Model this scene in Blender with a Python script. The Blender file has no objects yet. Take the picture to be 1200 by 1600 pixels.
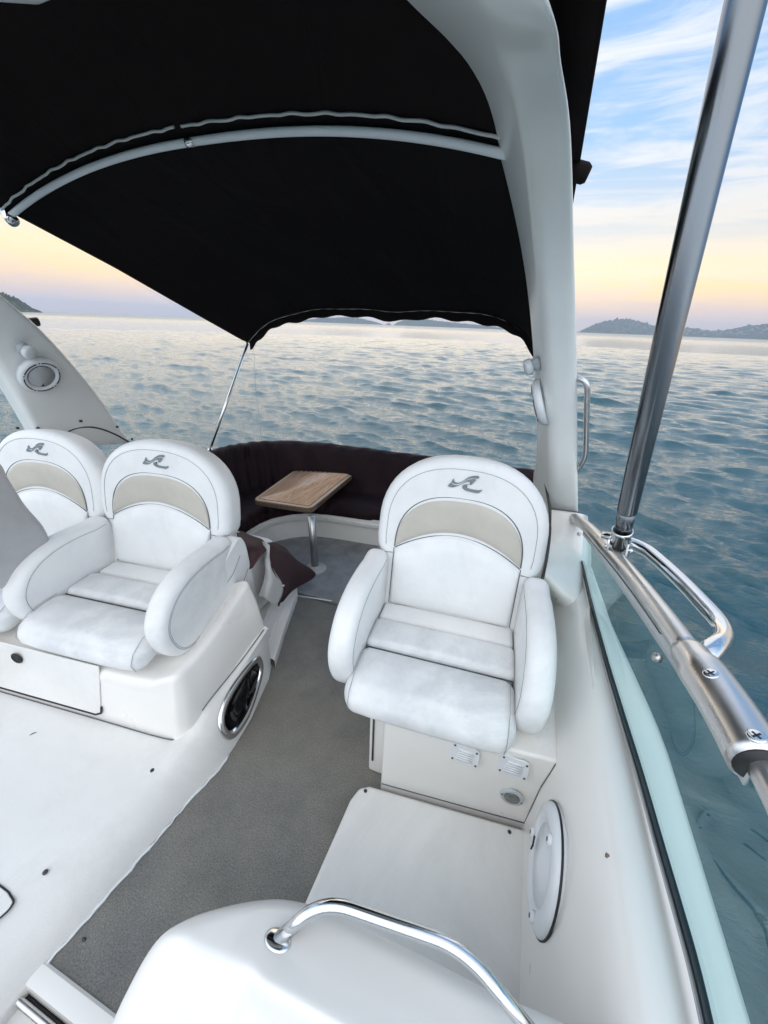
import bpy, bmesh, math, random
import numpy as np
from mathutils import Vector, Matrix
random.seed(7); rng = np.random.default_rng(11)
S = bpy.context.scene
COL = S.collection
R = math.radians

# ------------------------------------------------------------------ camera
CAM_H = 1.9; FPX = 600.0                       # metres above the cockpit sole; focal length in pixels of the 1200x1600 photo
CAM_M = Matrix.Rotation(R(19), 3, 'Z') @ Matrix.Rotation(R(64), 3, 'X') @ Matrix.Rotation(R(2.2), 3, 'Z')
def ray(x, y): return CAM_M @ Vector(((x-600)/FPX, -(y-800)/FPX, -1.0))
def _p(d, t): return Vector((0, 0, CAM_H)) + d*t
def PZ(x, y, z): d = ray(x, y); return _p(d, (z-CAM_H)/d.z)      # the point seen at a photo pixel on a level plane
def PY(x, y, v): d = ray(x, y); return _p(d, v/d.y)              # ... on a plane across the boat
def PX(x, y, v): d = ray(x, y); return _p(d, v/d.x)              # ... on a plane along the boat
cd = bpy.data.cameras.new('camera'); cam = bpy.data.objects.new('camera', cd); COL.objects.link(cam)
cam.matrix_world = Matrix.Translation((0, 0, CAM_H)) @ CAM_M.to_4x4()
cd.sensor_fit = 'VERTICAL'; cd.sensor_height = 36; cd.lens = 36*FPX/1600
cd.clip_start = 0.02; cd.clip_end = 60000
S.camera = cam

# ------------------------------------------------------------------ materials
def mat(name, col, rough=.5, metal=0, **kw):
    m = bpy.data.materials.new(name); m.use_nodes = True
    b = m.node_tree.nodes['Principled BSDF']
    b.inputs['Base Color'].default_value = (*col, 1); b.inputs['Roughness'].default_value = rough; b.inputs['Metallic'].default_value = metal
    for k, v in kw.items(): b.inputs[k.replace('_', ' ')].default_value = v
    return m
def nodes(m): return m.node_tree.nodes, m.node_tree.links, m.node_tree.nodes['Principled BSDF']
def noise(m, scale, detail=4, rough=.6, coord='Object', stretch=None, dist=0):
    n, l, b = nodes(m)
    tc = n.new('ShaderNodeTexCoord'); mp = n.new('ShaderNodeMapping')
    if stretch: mp.inputs['Scale'].default_value = stretch
    l.new(tc.outputs[coord], mp.inputs[0])
    t = n.new('ShaderNodeTexNoise'); t.inputs['Scale'].default_value = scale; t.inputs['Detail'].default_value = detail
    t.inputs['Roughness'].default_value = rough; t.inputs['Distortion'].default_value = dist
    l.new(mp.outputs[0], t.inputs[0]); return t.outputs['Fac']
def ramp(m, fac, stops):
    n, l, b = nodes(m); r = n.new('ShaderNodeValToRGB'); e = r.color_ramp.elements
    while len(e) < len(stops): e.new(.5)
    for x, (p, c) in zip(e, stops): x.position = p; x.color = (*c, 1) if len(c) == 3 else c
    l.new(fac, r.inputs[0]); return r.outputs[0]
def mix(m, fac, a, b_, mode='MIX'):
    n, l, _ = nodes(m); x = n.new('ShaderNodeMix'); x.data_type = 'RGBA'; x.blend_type = mode
    for sock, v in ((x.inputs[0], fac), (x.inputs[6], a), (x.inputs[7], b_)):
        if isinstance(v, (int, float)): sock.default_value = v
        elif isinstance(v, tuple): sock.default_value = (*v, 1)
        else: l.new(v, sock)
    return x.outputs[2]
def bump(m, fac, strength=.2, dist=.01, prev=None):
    n, l, b = nodes(m); u = n.new('ShaderNodeBump'); u.inputs['Strength'].default_value = strength; u.inputs['Distance'].default_value = dist
    l.new(fac, u.inputs['Height'])
    if prev: l.new(prev, u.inputs['Normal'])
    l.new(u.outputs[0], b.inputs['Normal']); return u.outputs[0]
def color(m, sock): n, l, b = nodes(m); l.new(sock, b.inputs['Base Color'])
def roughness(m, sock): n, l, b = nodes(m); l.new(sock, b.inputs['Roughness'])

GEL = mat('gelcoat', (.78, .755, .71), .26, Coat_Weight=.3, Coat_Roughness=.12)
f = noise(GEL, 2.2, 6); color(GEL, ramp(GEL, f, [(.2, (.765, .74, .70)), (.8, (.80, .78, .745))]))
f = noise(GEL, 2.5, 4); roughness(GEL, ramp(GEL, f, [(.3, (.26,)*3), (.75, (.38,)*3)]))
GELN = mat('gelcoat_nonskid', (.66, .65, .63), .55)
f = noise(GELN, 3.1, 7, .65); color(GELN, ramp(GELN, f, [(.2, (.70, .69, .665)), (.75, (.77, .76, .735))]))
c = ramp(GELN, noise(GELN, 1.7, 9, .72, dist=.8), [(.46, (0,)*3), (.75, (.55,)*3)]); base_ = GELN.node_tree.nodes['Principled BSDF'].inputs['Base Color'].links[0].from_socket; color(GELN, mix(GELN, c, base_, (.56, .55, .52)))
bump(GELN, noise(GELN, 260, 3), .35, .002)
ARCHM = mat('arch_gelcoat', (.66, .67, .65), .3, Coat_Weight=.25, Coat_Roughness=.15)
f = noise(ARCHM, 260, 2); bump(ARCHM, f, .08, .001)
f = noise(ARCHM, 3, 5); color(ARCHM, ramp(ARCHM, f, [(.3, (.79, .81, .785)), (.65, (.84, .85, .83))]))

def vinyl(name, c0, c1, dirt):
    m = mat(name, c1, .46)
    a = noise(m, 4.5, 6, .62); base = ramp(m, a, [(.32, c0), (.62, c1)])
    b = noise(m, 2.1, 8, .7, dist=.6); k = ramp(m, b, [(.50, (0, 0, 0)), (.76, (1, 1, 1))])
    n, l, _ = nodes(m); mm = n.new('ShaderNodeMath'); mm.operation = 'MULTIPLY'; mm.inputs[1].default_value = .8; l.new(k, mm.inputs[0])
    color(m, mix(m, mm.outputs[0], base, dirt))
    p = bump(m, noise(m, 330, 2), .10, .0015); bump(m, noise(m, 7, 3), .22, .02, p)
    roughness(m, ramp(m, noise(m, 6, 4), [(.3, (.36,)*3), (.7, (.58,)*3)]))
    return m
VIN = vinyl('white_vinyl', (.73, .735, .735), (.79, .785, .775), (.60, .60, .59))
VINT = vinyl('worn_vinyl', (.60, .61, .62), (.76, .76, .755), (.40, .415, .43))
VING = vinyl('grey_vinyl', (.36, .355, .365), (.43, .425, .43), (.32, .32, .33))
BEI = vinyl('beige_vinyl', (.47, .44, .385), (.53, .495, .435), (.42, .39, .34))
SEAM = mat('seam_thread', (.10, .115, .13), .7)
SEAMP = mat('pale_thread', (.30, .31, .32), .7)
LOGO = mat('logo_print', (.17, .21, .22), .5)
CAN = mat('canopy_canvas', (.012, .0088, .0088), .95, Specular_IOR_Level=.15)
p = bump(CAN, noise(CAN, 400, 2), .3, .001); bump(CAN, noise(CAN, 3.5, 4, .5, stretch=(1, .35, 1), dist=.8), .5, .05, p)
CAN_T = mat('trim_tape', (.62, .62, .60), .7)
TUBE = mat('pale_tube', (.86, .88, .90), .35)
BUR = mat('burgundy_canvas', (.022, .009, .012), .7, Specular_IOR_Level=.2)
f = noise(BUR, 3, 5); color(BUR, ramp(BUR, f, [(.3, (.009, .0035, .005)), (.7, (.019, .0075, .0105))]))
p = bump(BUR, noise(BUR, 500, 2), .15, .001); bump(BUR, noise(BUR, 5, 3, .5, stretch=(1, 1, .35), dist=1.5), .6, .03, p)
BURL = mat('burgundy_cloth', (.034, .010, .013), .75); bump(BURL, noise(BURL, 500, 2), .15, .001)
BUR_IN = mat('canvas_lining', (.40, .40, .40), .9)
STEEL = mat('stainless_steel', (.66, .66, .66), .13, 1)
f = noise(STEEL, 30, 4, stretch=(1, 1, .15)); roughness(STEEL, ramp(STEEL, f, [(.3, (.07,)*3), (.75, (.2,)*3)]))
ALU = mat('brushed_aluminium', (.62, .61, .60), .32, 1)
f = noise(ALU, 40, 5, stretch=(1, .1, 1)); roughness(ALU, ramp(ALU, f, [(.3, (.24,)*3), (.7, (.42,)*3)]))
BLK = mat('black_rubber', (.012, .013, .014), .5)
FPL = mat('satin_frame', (.50, .52, .53), .4)
DGREY = mat('dark_seal', (.05, .05, .052), .6)
PLAS = mat('white_plastic', (.72, .735, .75), .35)
GRIL = mat('grille_mesh', (.13, .135, .14), .5)
GPLAS = mat('grey_plastic', (.45, .48, .49), .4)
SCREW = mat('screw_cap', (.035, .04, .042), .45)
LENSM = mat('lamp_lens', (.13, .135, .12), .15, Coat_Weight=.5)
TEALSEAL = mat('glazing_seal', (.006, .022, .03), .25)

CARP = mat('carpet', (.2, .2, .19), .95, Specular_IOR_Level=.1)
a = noise(CARP, 5, 7, .7); b_ = noise(CARP, 1.3, 4)
c = ramp(CARP, a, [(.3, (.23, .228, .22)), (.7, (.36, .352, .33))])
c = mix(CARP, ramp(CARP, b_, [(.4, (0,)*3), (.7, (.7,)*3)]), c, (.32, .30, .25))
f = noise(CARP, 170, 5, .85); c = mix(CARP, .85, c, ramp(CARP, f, [(.34, (.25,)*3), (.66, (1.0,)*3)]), 'MULTIPLY')
color(CARP, c); bump(CARP, f, .7, .006)
CARP2 = mat('aft_carpet', (.2, .21, .22), .95, Specular_IOR_Level=.1)
a = noise(CARP2, 6, 7, .7); c = ramp(CARP2, a, [(.3, (.24, .25, .26)), (.7, (.40, .41, .42))])
f = noise(CARP2, 150, 5, .85); c = mix(CARP2, .6, c, ramp(CARP2, f, [(.3, (.4,)*3), (.7, (1.0,)*3)]), 'MULTIPLY')
color(CARP2, c); bump(CARP2, f, .6, .006)

def wood(name, dark):
    m = mat(name, (.3, .16, .08), .3, Coat_Weight=.4, Coat_Roughness=.2)
    a = noise(m, 9, 8, .65, stretch=(5, .55, 1), dist=1.2); b = noise(m, 60, 5, .7, stretch=(4, .12, 1))
    k = .2 if dark else 1
    c = ramp(m, a, [(.25, (.40*k, .21*k, .12*k)), (.5, (.68*k, .43*k, .28*k)), (.72, (.85*k, .64*k, .47*k))])
    color(m, mix(m, .45, c, ramp(m, b, [(.3, (.45, .40, .36)), (.65, (1, 1, 1))]), 'MULTIPLY')); return m
WOOD = wood('walnut_top', 0); WOODE = wood('walnut_edge', 1)
INLAY = mat('pale_inlay', (.62, .47, .33), .35)
POLE = mat('pole_steel', (.34, .36, .38), .22, 1)
POLE.node_tree.nodes['Principled BSDF'].inputs['Base Color'].default_value = (.17, .185, .20, 1)
PEWTER = mat('table_post', (.50, .49, .47), .32, 1)

GLASS = bpy.data.materials.new('tinted_glass'); GLASS.use_nodes = True
n = GLASS.node_tree.nodes; l = GLASS.node_tree.links; n.remove(n['Principled BSDF'])
tr = n.new('ShaderNodeBsdfTransparent'); tr.inputs[0].default_value = (.66, .86, .86, 1)
gl = n.new('ShaderNodeBsdfGlossy'); gl.inputs[0].default_value = (.9, 1, 1, 1); gl.inputs['Roughness'].default_value = .01
fr = n.new('ShaderNodeFresnel'); ge = n.new('ShaderNodeNewGeometry'); mr = n.new('ShaderNodeMapRange'); mr.inputs[3].default_value = 1.45; mr.inputs[4].default_value = 1/1.45; l.new(ge.outputs['Backfacing'], mr.inputs[0]); l.new(mr.outputs[0], fr.inputs[0])
mx = n.new('ShaderNodeMixShader'); l.new(fr.outputs[0], mx.inputs[0]); l.new(tr.outputs[0], mx.inputs[1]); l.new(gl.outputs[0], mx.inputs[2])
l.new(mx.outputs[0], n['Material Output'].inputs[0])
DKGLASS = mat('dark_porthole_glass', (.004, .004, .005), .12, Specular_IOR_Level=.2)

# ------------------------------------------------------------------ mesh helpers
def new(): return bmesh.new()
def obj(name, bm, m, parent=None, smooth=True, bevel=0, sub=0, solid=0, seg=3, auto=None):
    bmesh.ops.recalc_face_normals(bm, faces=bm.faces)
    me = bpy.data.meshes.new(name); bm.to_mesh(me); bm.free()
    for mm in (m if isinstance(m, (list, tuple)) else [m]): me.materials.append(mm)
    o = bpy.data.objects.new(name, me); COL.objects.link(o)
    if parent: o.parent = parent
    if smooth:
        me.shade_smooth()
        if auto is not None: me.set_sharp_from_angle(angle=R(auto))
    if solid:
        q = o.modifiers.new('solid', 'SOLIDIFY'); q.thickness = solid; q.offset = 0
    if bevel:
        q = o.modifiers.new('bevel', 'BEVEL'); q.width = bevel; q.segments = seg; q.limit_method = 'ANGLE'; q.angle_limit = R(30)
        q.harden_normals = True
    if sub:
        q = o.modifiers.new('sub', 'SUBSURF'); q.levels = sub; q.render_levels = sub
    return o
def thing(name, label, cat, loc=(0, 0, 0), rz=0, group=None):
    o = bpy.data.objects.new(name, None); COL.objects.link(o); o.location = loc; o.rotation_euler = (0, 0, rz); o.empty_display_size = .1
    return tag(o, label, cat, group)
def tag(o, label, cat, group=None):
    o['label'] = label; o['category'] = cat
    if group: o['group'] = group
    return o
def cr(pts, m=6, closed=False):
    P = [Vector(p) for p in pts]; out = []; n = len(P); segs = n if closed else n-1
    for i in range(segs):
        if closed: a, b, c, d = P[(i-1) % n], P[i], P[(i+1) % n], P[(i+2) % n]
        else:
            b, c = P[i], P[i+1]; a = P[i-1] if i else b*2-c; d = P[i+2] if i+2 < n else c*2-b
        for j in range(m):
            t = j/m; out.append(.5*((2*b)+(c-a)*t+(2*a-5*b+4*c-d)*t*t+(3*b-a-3*c+d)*t**3))
    if not closed: out.append(P[-1].copy())
    return out
def loft(bm, rings, cap=True, closed=True, mi=0):
    V = [[bm.verts.new(p) for p in r] for r in rings]; n = len(rings[0])
    for a, b in zip(V, V[1:]):
        for i in range(n if closed else n-1):
            f = bm.faces.new((a[i], a[(i+1) % n], b[(i+1) % n], b[i])); f.material_index = mi
    if cap and closed:
        for r in (V[0], V[-1]):
            f = bm.faces.new(r); f.material_index = mi
    return V
def tube(bm, pts, r, n=14, smooth_path=0, cap=True, flat=1.0):
    P = cr(pts, smooth_path) if smooth_path else [Vector(p) for p in pts]
    rr = r if isinstance(r, (list, tuple)) else [r]*len(P)
    if len(rr) != len(P): rr = [rr[min(len(rr)-1, int(i*len(rr)/len(P)))] for i in range(len(P))]
    rings = []; up = None
    for i, p in enumerate(P):
        t = (P[min(i+1, len(P)-1)]-P[max(i-1, 0)]).normalized()
        if up is None:
            up = t.orthogonal().normalized()
        up = (up-t*up.dot(t)).normalized(); s = t.cross(up)
        rings.append([p+rr[i]*(up*math.cos(a)+s*math.sin(a)*flat) for a in [2*math.pi*k/n for k in range(n)]])
    loft(bm, rings, cap)
def bend(pts, rad, n=6):
    """a bent-tube path: straight runs with rounded corners"""
    P = [Vector(p) for p in pts]; out = [P[0]]
    for a, b, c in zip(P, P[1:], P[2:]):
        d1 = (a-b); d2 = (c-b); r = min(rad, d1.length*.49, d2.length*.49)
        p1 = b+d1.normalized()*r; p2 = b+d2.normalized()*r
        out += [p1*(1-t)**2+b*2*t*(1-t)+p2*t*t for t in [k/n for k in range(n+1)]]
    return out+[P[-1]]
def box(bm, x0, x1, y0, y1, z0, z1):
    m = Matrix.Translation(((x0+x1)/2, (y0+y1)/2, (z0+z1)/2)) @ Matrix.Diagonal((x1-x0, y1-y0, z1-z0, 1))
    return bmesh.ops.create_cube(bm, size=1, matrix=m)['verts']
def cyl(bm, p, axis, r, h, n=28, r2=None):
    q = Vector(axis).normalized().to_track_quat('Z', 'Y').to_matrix().to_4x4()
    m = Matrix.Translation(Vector(p)) @ q @ Matrix.Translation((0, 0, h/2))
    bmesh.ops.create_cone(bm, cap_ends=True, segments=n, radius1=r, radius2=r if r2 is None else r2, depth=h, matrix=m)
def disc(bm, p, axis, prof, n=40, sx=1.0, sy=1.0):
    """lathe of (radius, height) pairs about an axis"""
    q = Vector(axis).normalized().to_track_quat('Z', 'Y').to_matrix()
    loft(bm, [[Vector(p)+q @ Vector((r*sx*math.cos(a), r*sy*math.sin(a), h)) for a in [2*math.pi*k/n for k in range(n)]] for r, h in prof])
def rbox(bm, c, s, r, crown=0, cuts=9, mp=None, fcrown=0):
    """an upholstered block: rounded edges, crowned top and front"""
    N = cuts; a, b, h = s[0]/2, s[1]/2, s[2]/2
    def lin(L):
        e = min(r, L*.98); inner = [(-L+e)+(2*(L-e))*k/N for k in range(N+1)]
        arc = [-L+e*(1-math.cos(math.pi/2*k/5)) if False else -L+e*k/5 for k in range(5)]
        return arc+inner+[-x for x in reversed(arc)]
    gx, gy, gz = lin(a), lin(b), lin(h); cache = {}
    def vert(x, y, z):
        key = (round(x, 6), round(y, 6), round(z, 6))
        if key in cache: return cache[key]
        ri = Vector((max(-a+r, min(a-r, x)), max(-b+r, min(b-r, y)), max(-h+r, min(h-r, z))))
        d = Vector((x, y, z))-ri; p = ri+(d.normalized()*r if d.length > 1e-9 else d)
        if z > 0: p.z += crown*(1-(x/a)**4)*(1-(y/b)**2)*(z/h)
        if y < 0: p.y -= fcrown*(1-(x/a)**4)*(1-(z/h)**2)*(-y/b)
        p = Vector(c)+p
        cache[key] = bm.verts.new(mp(p) if mp else p); return cache[key]
    def face(U, V, f):
        for i in range(len(U)-1):
            for j in range(len(V)-1):
                try: bm.faces.new((f(U[i], V[j]), f(U[i+1], V[j]), f(U[i+1], V[j+1]), f(U[i], V[j+1])))
                except ValueError: pass
    for sgn in (-1, 1):
        face(gx, gy, lambda u, v: vert(u, v, sgn*h)); face(gx, gz, lambda u, v: vert(u, sgn*b, v)); face(gy, gz, lambda u, v: vert(sgn*a, u, v))
def inset(poly, d):
    n = len(poly); A = sum(poly[i][0]*poly[(i+1) % n][1]-poly[(i+1) % n][0]*poly[i][1] for i in range(n)); s = 1 if A > 0 else -1
    out = []
    for i in range(n):
        a, b, c = poly[i-1], poly[i], poly[(i+1) % n]
        t = Vector((c[0]-a[0], c[1]-a[1]))
        if t.length: t.normalize()
        out.append((b[0]-s*t.y*d, b[1]+s*t.x*d))
    return out
def pad(bm, poly, mp, th, r=.03, crown=.0, back=True, steps=5, mi=0):
    """a padded slab: 2-D outline, thickness th, rolled edges of radius r, domed face; mp(u, v, w) places it"""
    cx = sum(p[0] for p in poly)/len(poly); cy = sum(p[1] for p in poly)/len(poly)
    rings = []
    if back:
        for k in range(steps, -1, -1):
            a = math.pi/2*k/steps; rings.append([mp(u, v, r*(1-math.sin(a))) for u, v in inset(poly, r*(1-math.cos(a)))])
    else: rings.append([mp(u, v, 0) for u, v in poly])
    for k in range(steps+1):
        a = math.pi/2*k/steps; rings.append([mp(u, v, th-r+r*math.sin(a)) for u, v in inset(poly, r*(1-math.cos(a)))])
    base = inset(poly, r)
    for s in (.86, .7, .5, .3, .12):
        rings.append([mp(cx+(u-cx)*s, cy+(v-cy)*s, th+crown*(1-s*s)) for u, v in base])
    V = loft(bm, rings, cap=False)
    for ring, w in ((V[-1], th+crown), (V[0], 0)):
        c = bm.verts.new(mp(cx, cy, w))
        for i in range(len(ring)): bm.faces.new((ring[i], ring[(i+1) % len(ring)], c))
def panel(bm, lo, hi, mp, h, edge=.004, n=10, p=4):
    """a puffed patch between two curves lo[i] -> hi[i] standing h proud"""
    m = len(lo); rows = []
    for j in range(n+1):
        t = j/n; row = []
        for i in range(m):
            s = i/(m-1); u = lo[i][0]*(1-t)+hi[i][0]*t; v = lo[i][1]*(1-t)+hi[i][1]*t
            row.append(mp(u, v, edge+h*(1-abs(2*s-1)**p)**.5*(1-abs(2*t-1)**p)**.5))
        rows.append(row)
    loft(bm, rows, cap=False, closed=False)
def extrude_poly(bm, poly, mp, th):
    a = [bm.verts.new(mp(u, v, 0)) for u, v in poly]; b = [bm.verts.new(mp(u, v, th)) for u, v in poly]; n = len(poly)
    bm.faces.new(a); bm.faces.new(b)
    for i in range(n): bm.faces.new((a[i], a[(i+1) % n], b[(i+1) % n], b[i]))
def c2(pts, m=6, closed=True): return [(p.x, p.y) for p in cr([(u, v, 0) for u, v in pts], m, closed)]
def grid(bm, rows, mi=0): return loft(bm, rows, cap=False, closed=False, mi=mi)
def copy_tree(o, parent=None):
    c = o.copy(); COL.objects.link(c)
    if parent: c.parent = parent
    for ch in list(o.children): copy_tree(ch, c)
    return c

def sstep(a, b_, x): t = max(0, min(1, (x-a)/(b_-a))); return t*t*(3-2*t)
# ------------------------------------------------------------------ boat body (fixed mouldings)
boat = thing('motor_boat', 'white motor boat cockpit with grey carpeted walkway between moulded seat bases', 'boat', (-1.2, 1.4, 0))
def part(name, bm, m, parent=None, **k):
    if parent is None: parent = boat
    o = obj(name, bm, m, None, **k)
    o.parent = parent
    w = Matrix.Identity(4); q = parent
    chain = []
    while q: chain.append(q); q = q.parent
    for q in reversed(chain): w = w @ (Matrix.Translation(q.location) @ q.rotation_euler.to_matrix().to_4x4() @ Matrix.Diagonal((*q.scale, 1)))
    # meshes are written in world coordinates: bring them into the parent's frame
    o.data.transform(w.inverted())
    return o
# carpet sole, walkway
bm = new(); box(bm, -1.5, .45, .095, 2.04, -.05, 0); part('walkway_carpet', bm, CARP, bevel=.006)
bm = new(); box(bm, -3.0, .60, 2.06, 3.3, -.05, .012); part('aft_carpet', bm, CARP2, bevel=.008)
bm = new(); tube(bm, [PZ(452, 929, .006), PZ(585, 949, .006)], .006, 6); part('carpet_strip', bm, PLAS)
bm = new(); box(bm, -3.3, .62, -1.2, 3.5, -.35, -.06); part('bilge_floor', bm, GEL)
# raised footwell pad in front of the near seat
padz = .10
def flatpad(poly, z0, z1, name, m, bev, parent=None):
    b = new(); extrude_poly(b, poly, lambda u, v, w: Vector((u, v, z0+w)), z1-z0); return part(name, b, m, parent, bevel=bev, seg=4)
po = [(-.44, -.5), (-.405, .5), (-.392, .84), (-.375, .90), (-.335, .922), (-.20, .937), (.36, 1.0), (.36, -.5)]
fp = flatpad(po, -.02, padz, 'footwell_pad', GELN, .02)
for px, py in ((571, 1236), (796, 1300)):
    b = new(); p = PZ(px, py, padz+.001); disc(b, p, (0, 0, 1), [(.0075, 0), (.0075, .002), (.005, .0035), (.001, .0035)], 14); part('screw_cap', b, SCREW, fp)
# seat base under the right seat
sbf = lambda x: .946+(x+.28)*.116
b = new(); extrude_poly(b, [(-.295, sbf(-.295)), (.345, sbf(.345)), (.345, 1.62), (-.295, 1.62)], lambda u, v, w: Vector((u, v, w)), .52); sb = part('seat_base', b, GEL, bevel=.014)
b = new(); box(b, -.385, -.298, 1.03, 1.60, .005, .50); part('base_side_trim', b, GEL, sb, bevel=.012)
b = new(); box(b, -.368, -.360, 1.026, 1.029, .09, .42); part('trim_slot', b, DGREY, sb)
b = new(); tube(b, [Vector((x, sbf(x)-.0015, padz+.0015)) for x in (-.288, 0, .31)], .0024, 6); part('base_joint', b, SEAM, sb)
b = new(); tube(b, [Vector((x, sbf(x)-.001, z)) for x, z in ((.3065, .105), (.312, .25), (.318, .36), (.333, .47), (.338, .505))], .0024, 6); part('wall_joint', b, SEAM, sb)
def vent(px, py, parent):
    c = PY(px, py, .98); c = PY(px, py, sbf(c.x)-.002); b = new()
    poly = c2([(-.052, -.044), (-.05, .046), (0, .050), (.046, .043), (.053, -.036), (.048, -.05), (0, -.049)], 5)
    extrude_poly(b, poly, lambda u, v, w: Vector((c.x+u, c.y-w, c.z+v)), .007)
    o = part('vent', b, PLAS, parent, bevel=.003)
    for k in range(5):
        b = new(); z = c.z-.026+k*.013; tube(b, [(c.x-.034+.002*k, c.y-.009, z), (c.x+.031, c.y-.006, z-.002)], .0046, 8); lv = part('louvre', b, PLAS, o); b = new(); tube(b, [(c.x-.032+.002*k, c.y-.0085, z-.0065), (c.x+.029, c.y-.0055, z-.0085)], .0022, 6); part('louvre_gap', b, SEAMP, o)
    for u, v in ((-.044, -.040), (-.042, .040), (.04, .036), (.044, -.038)):
        b = new(); cyl(b, (c.x+u, c.y-.007, c.z+v), (0, -1, 0), .0042, .002, 12); part('screw', b, SCREW, o)
vent(727, 1178, sb); vent(803, 1197, sb)
c = PY(800, 1243, sbf(.228)-.001); b = new(); disc(b, c, (0, -1, 0), [(.043, 0), (.045, .004), (.043, .010), (.033, .013), (.030, .010), (.001, .010)], 36); lo = part('courtesy_light', b, GPLAS, sb)
b = new(); disc(b, c+Vector((0, -.010, 0)), (0, -1, 0), [(.029, 0), (.027, .004), (.012, .007), (.001, .0075)], 30); part('lamp_lens', b, LENSM, lo)
for sx in (-1, 1):
    b = new(); cyl(b, c+Vector((sx*.037, -.011, -sx*.005)), (0, -1, 0), .0035, .002, 10); part('screw', b, SCREW, lo)

# helm platform (left), sloping side down to the carpet
bm = new()
ys = [-.4, -.1, .1, .22, .40, .61, .79, .90, 1.05, 1.2, 1.30, 1.385]
fx = [-1.16, -1.14, -1.131, -1.11, -1.09, -1.068, -1.038, -1.043, -1.06, -1.10, -1.125, -1.165]
tx = [-1.37, -1.33, -1.30, -1.275, -1.235, -1.178, -1.155, -1.158, -1.163, -1.165, -1.167, -1.172]
tz = [.13, .13, .13, .13, .13, .132, .175, .225, .25, .28, .305, .32]
rings = [[(-3.0, y, -.05), (a+.004, y, -.05), (a, y, .0), (a-.004, y, .012), (a*.5+t*.5, y, z*.60), (t+.016, y, z-.018), (t-.006, y, z-.006), (t-.035, y, z), (t-.10, y, min(z, .13)), (-3.0, y, .13)] for y, a, t, z in zip(ys, fx, tx, tz)]
rings2 = []
for k in range(len(rings)-1):
    for t in (0, .25, .5, .75): rings2.append([Vector(p)*(1-t)+Vector(q)*t for p, q in zip(rings[k], rings[k+1])])
rings2.append([Vector(p) for p in rings[-1]])
loft(bm, rings2); hp = part('helm_platform', bm, GELN, auto=50)
for px, py in ((71, 1363), (238, 1204)):
    b = new(); p = PZ(px, py, .131); disc(b, p, (0, 0, 1), [(.0085, 0), (.0085, .003), (.005, .0045), (.001, .0045)], 14); part('screw_cap', b, SCREW, hp)
hc = [(-1.75, -.04), (-1.75, .15), (-1.40, .157), (-1.325, .153), (-1.293, .140), (-1.297, .095), (-1.36, -.03)]
b = new(); extrude_poly(b, c2(hc, 5), lambda u, v, w: Vector((u, v, .1305+w)), .003); part('hatch_gasket', b, DGREY, hp)
b = new(); extrude_poly(b, inset(c2(hc, 5), .005), lambda u, v, w: Vector((u, v, .1315+w)), .005); part('floor_hatch', b, GELN, hp, bevel=.003)
b = new(); p = PZ(131, 1468, .002); disc(b, p, (0, 0, 1), [(.008, 0), (.007, .002), (.001, .002)], 12, 1, .7); part('screw_cap', b, SCREW)  # stray dark oval stain added on the carpet, no fastener here
b = new(); q = [PZ(x, y, .1315) for x, y in ((46, 1149), (51, 1146), (57, 1144))]; tube(b, q, [.001, .0025, .001], 6); part('scuff_mark', b, SCREW, hp)
# white bead where the carpet meets the platform
b = new(); q = [Vector((a+.004+random.uniform(-.004, .004), y, .004)) for y, a in [(yy, np.interp(yy, ys, fx)) for yy in np.linspace(.05, .85, 34)]]
tube(b, q, [random.uniform(.003, .007) for _ in q], 6); part('sealant_bead', b, PLAS, hp)
# moulded box under the helm seats, set slightly askew like them
LEAN = .24
def hbx(sx, z, o=0): return Vector((-1.235-sx, .758-.115*sx-o+LEAN*(z-.13), z))       # a point on the front face: sx to the left, o outwards
bm = new()
st_ = [(0, .46, -1.232, -1.190, .16), (.05, .458, -1.230, -1.180, .175), (.13, .462, -1.227, -1.172, .205), (.24, .482, -1.226, -1.172, .225), (.36, .512, -1.228, -1.176, .24), (.50, .555, -1.238, -1.178, .27), (.60, .600, -1.240, -1.174, .305), (.625, .610, -1.245, -1.178, .315)]
rings = []
def hring(y, zr, xr, xs_, zs, drop=0, pull=0):
    sk = .115
    P = [(-2.95, .10), (-2.95, zr-.06-drop), (-1.46, zr-.055-drop), (-1.36, zr-.045-drop), (xr-.055, zr-.012-drop), (xr-.022, zr-.001-drop), (xr-.006, zr-.008-drop), (xr, zr-.026-drop), ((xr*.55+xs_*.45), zr*.6+zs*.4), (xs_, zs), (xs_, .10)]
    return [Vector((x-pull*(x > -1.5), .758+y+LEAN*max(0, z-.13)*max(0, 1-y/.3)+sk*(x+1.235 if x < -1.235 else 0), z)) for x, z in P]
rings.append(hring(-.0, .46, -1.262, -1.262, .16, .07)); rings.append(hring(-.004, .46, -1.250, -1.235, .16, .03)); rings.append(hring(.012, .46, -1.240, -1.207, .165, .008))
for q in st_[1:]: rings.append(hring(*q))
fine = [cr(c_, 4) for c_ in zip(*rings)]; loft(bm, [list(r_) for r_ in zip(*fine)]); hb = part('helm_box', bm, GEL, auto=60)
b = new(); tube(b, cr([PX(412, 984, -1.166), PX(375, 1035, -1.168), PX(335, 1085, -1.166), PX(316, 1110, -1.162)], 4), .0028, 6); part('seam_line', b, SEAM, hb)
b = new(); tube(b, cr([hbx(1.6, .133, .004), hbx(.5, .133, .004), hbx(.07, .135, .006), hbx(.0, .137, -.012), hbx(-.045, .145, -.05)], 4), .003, 6); part('foot_joint', b, SEAM, hb)
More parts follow.
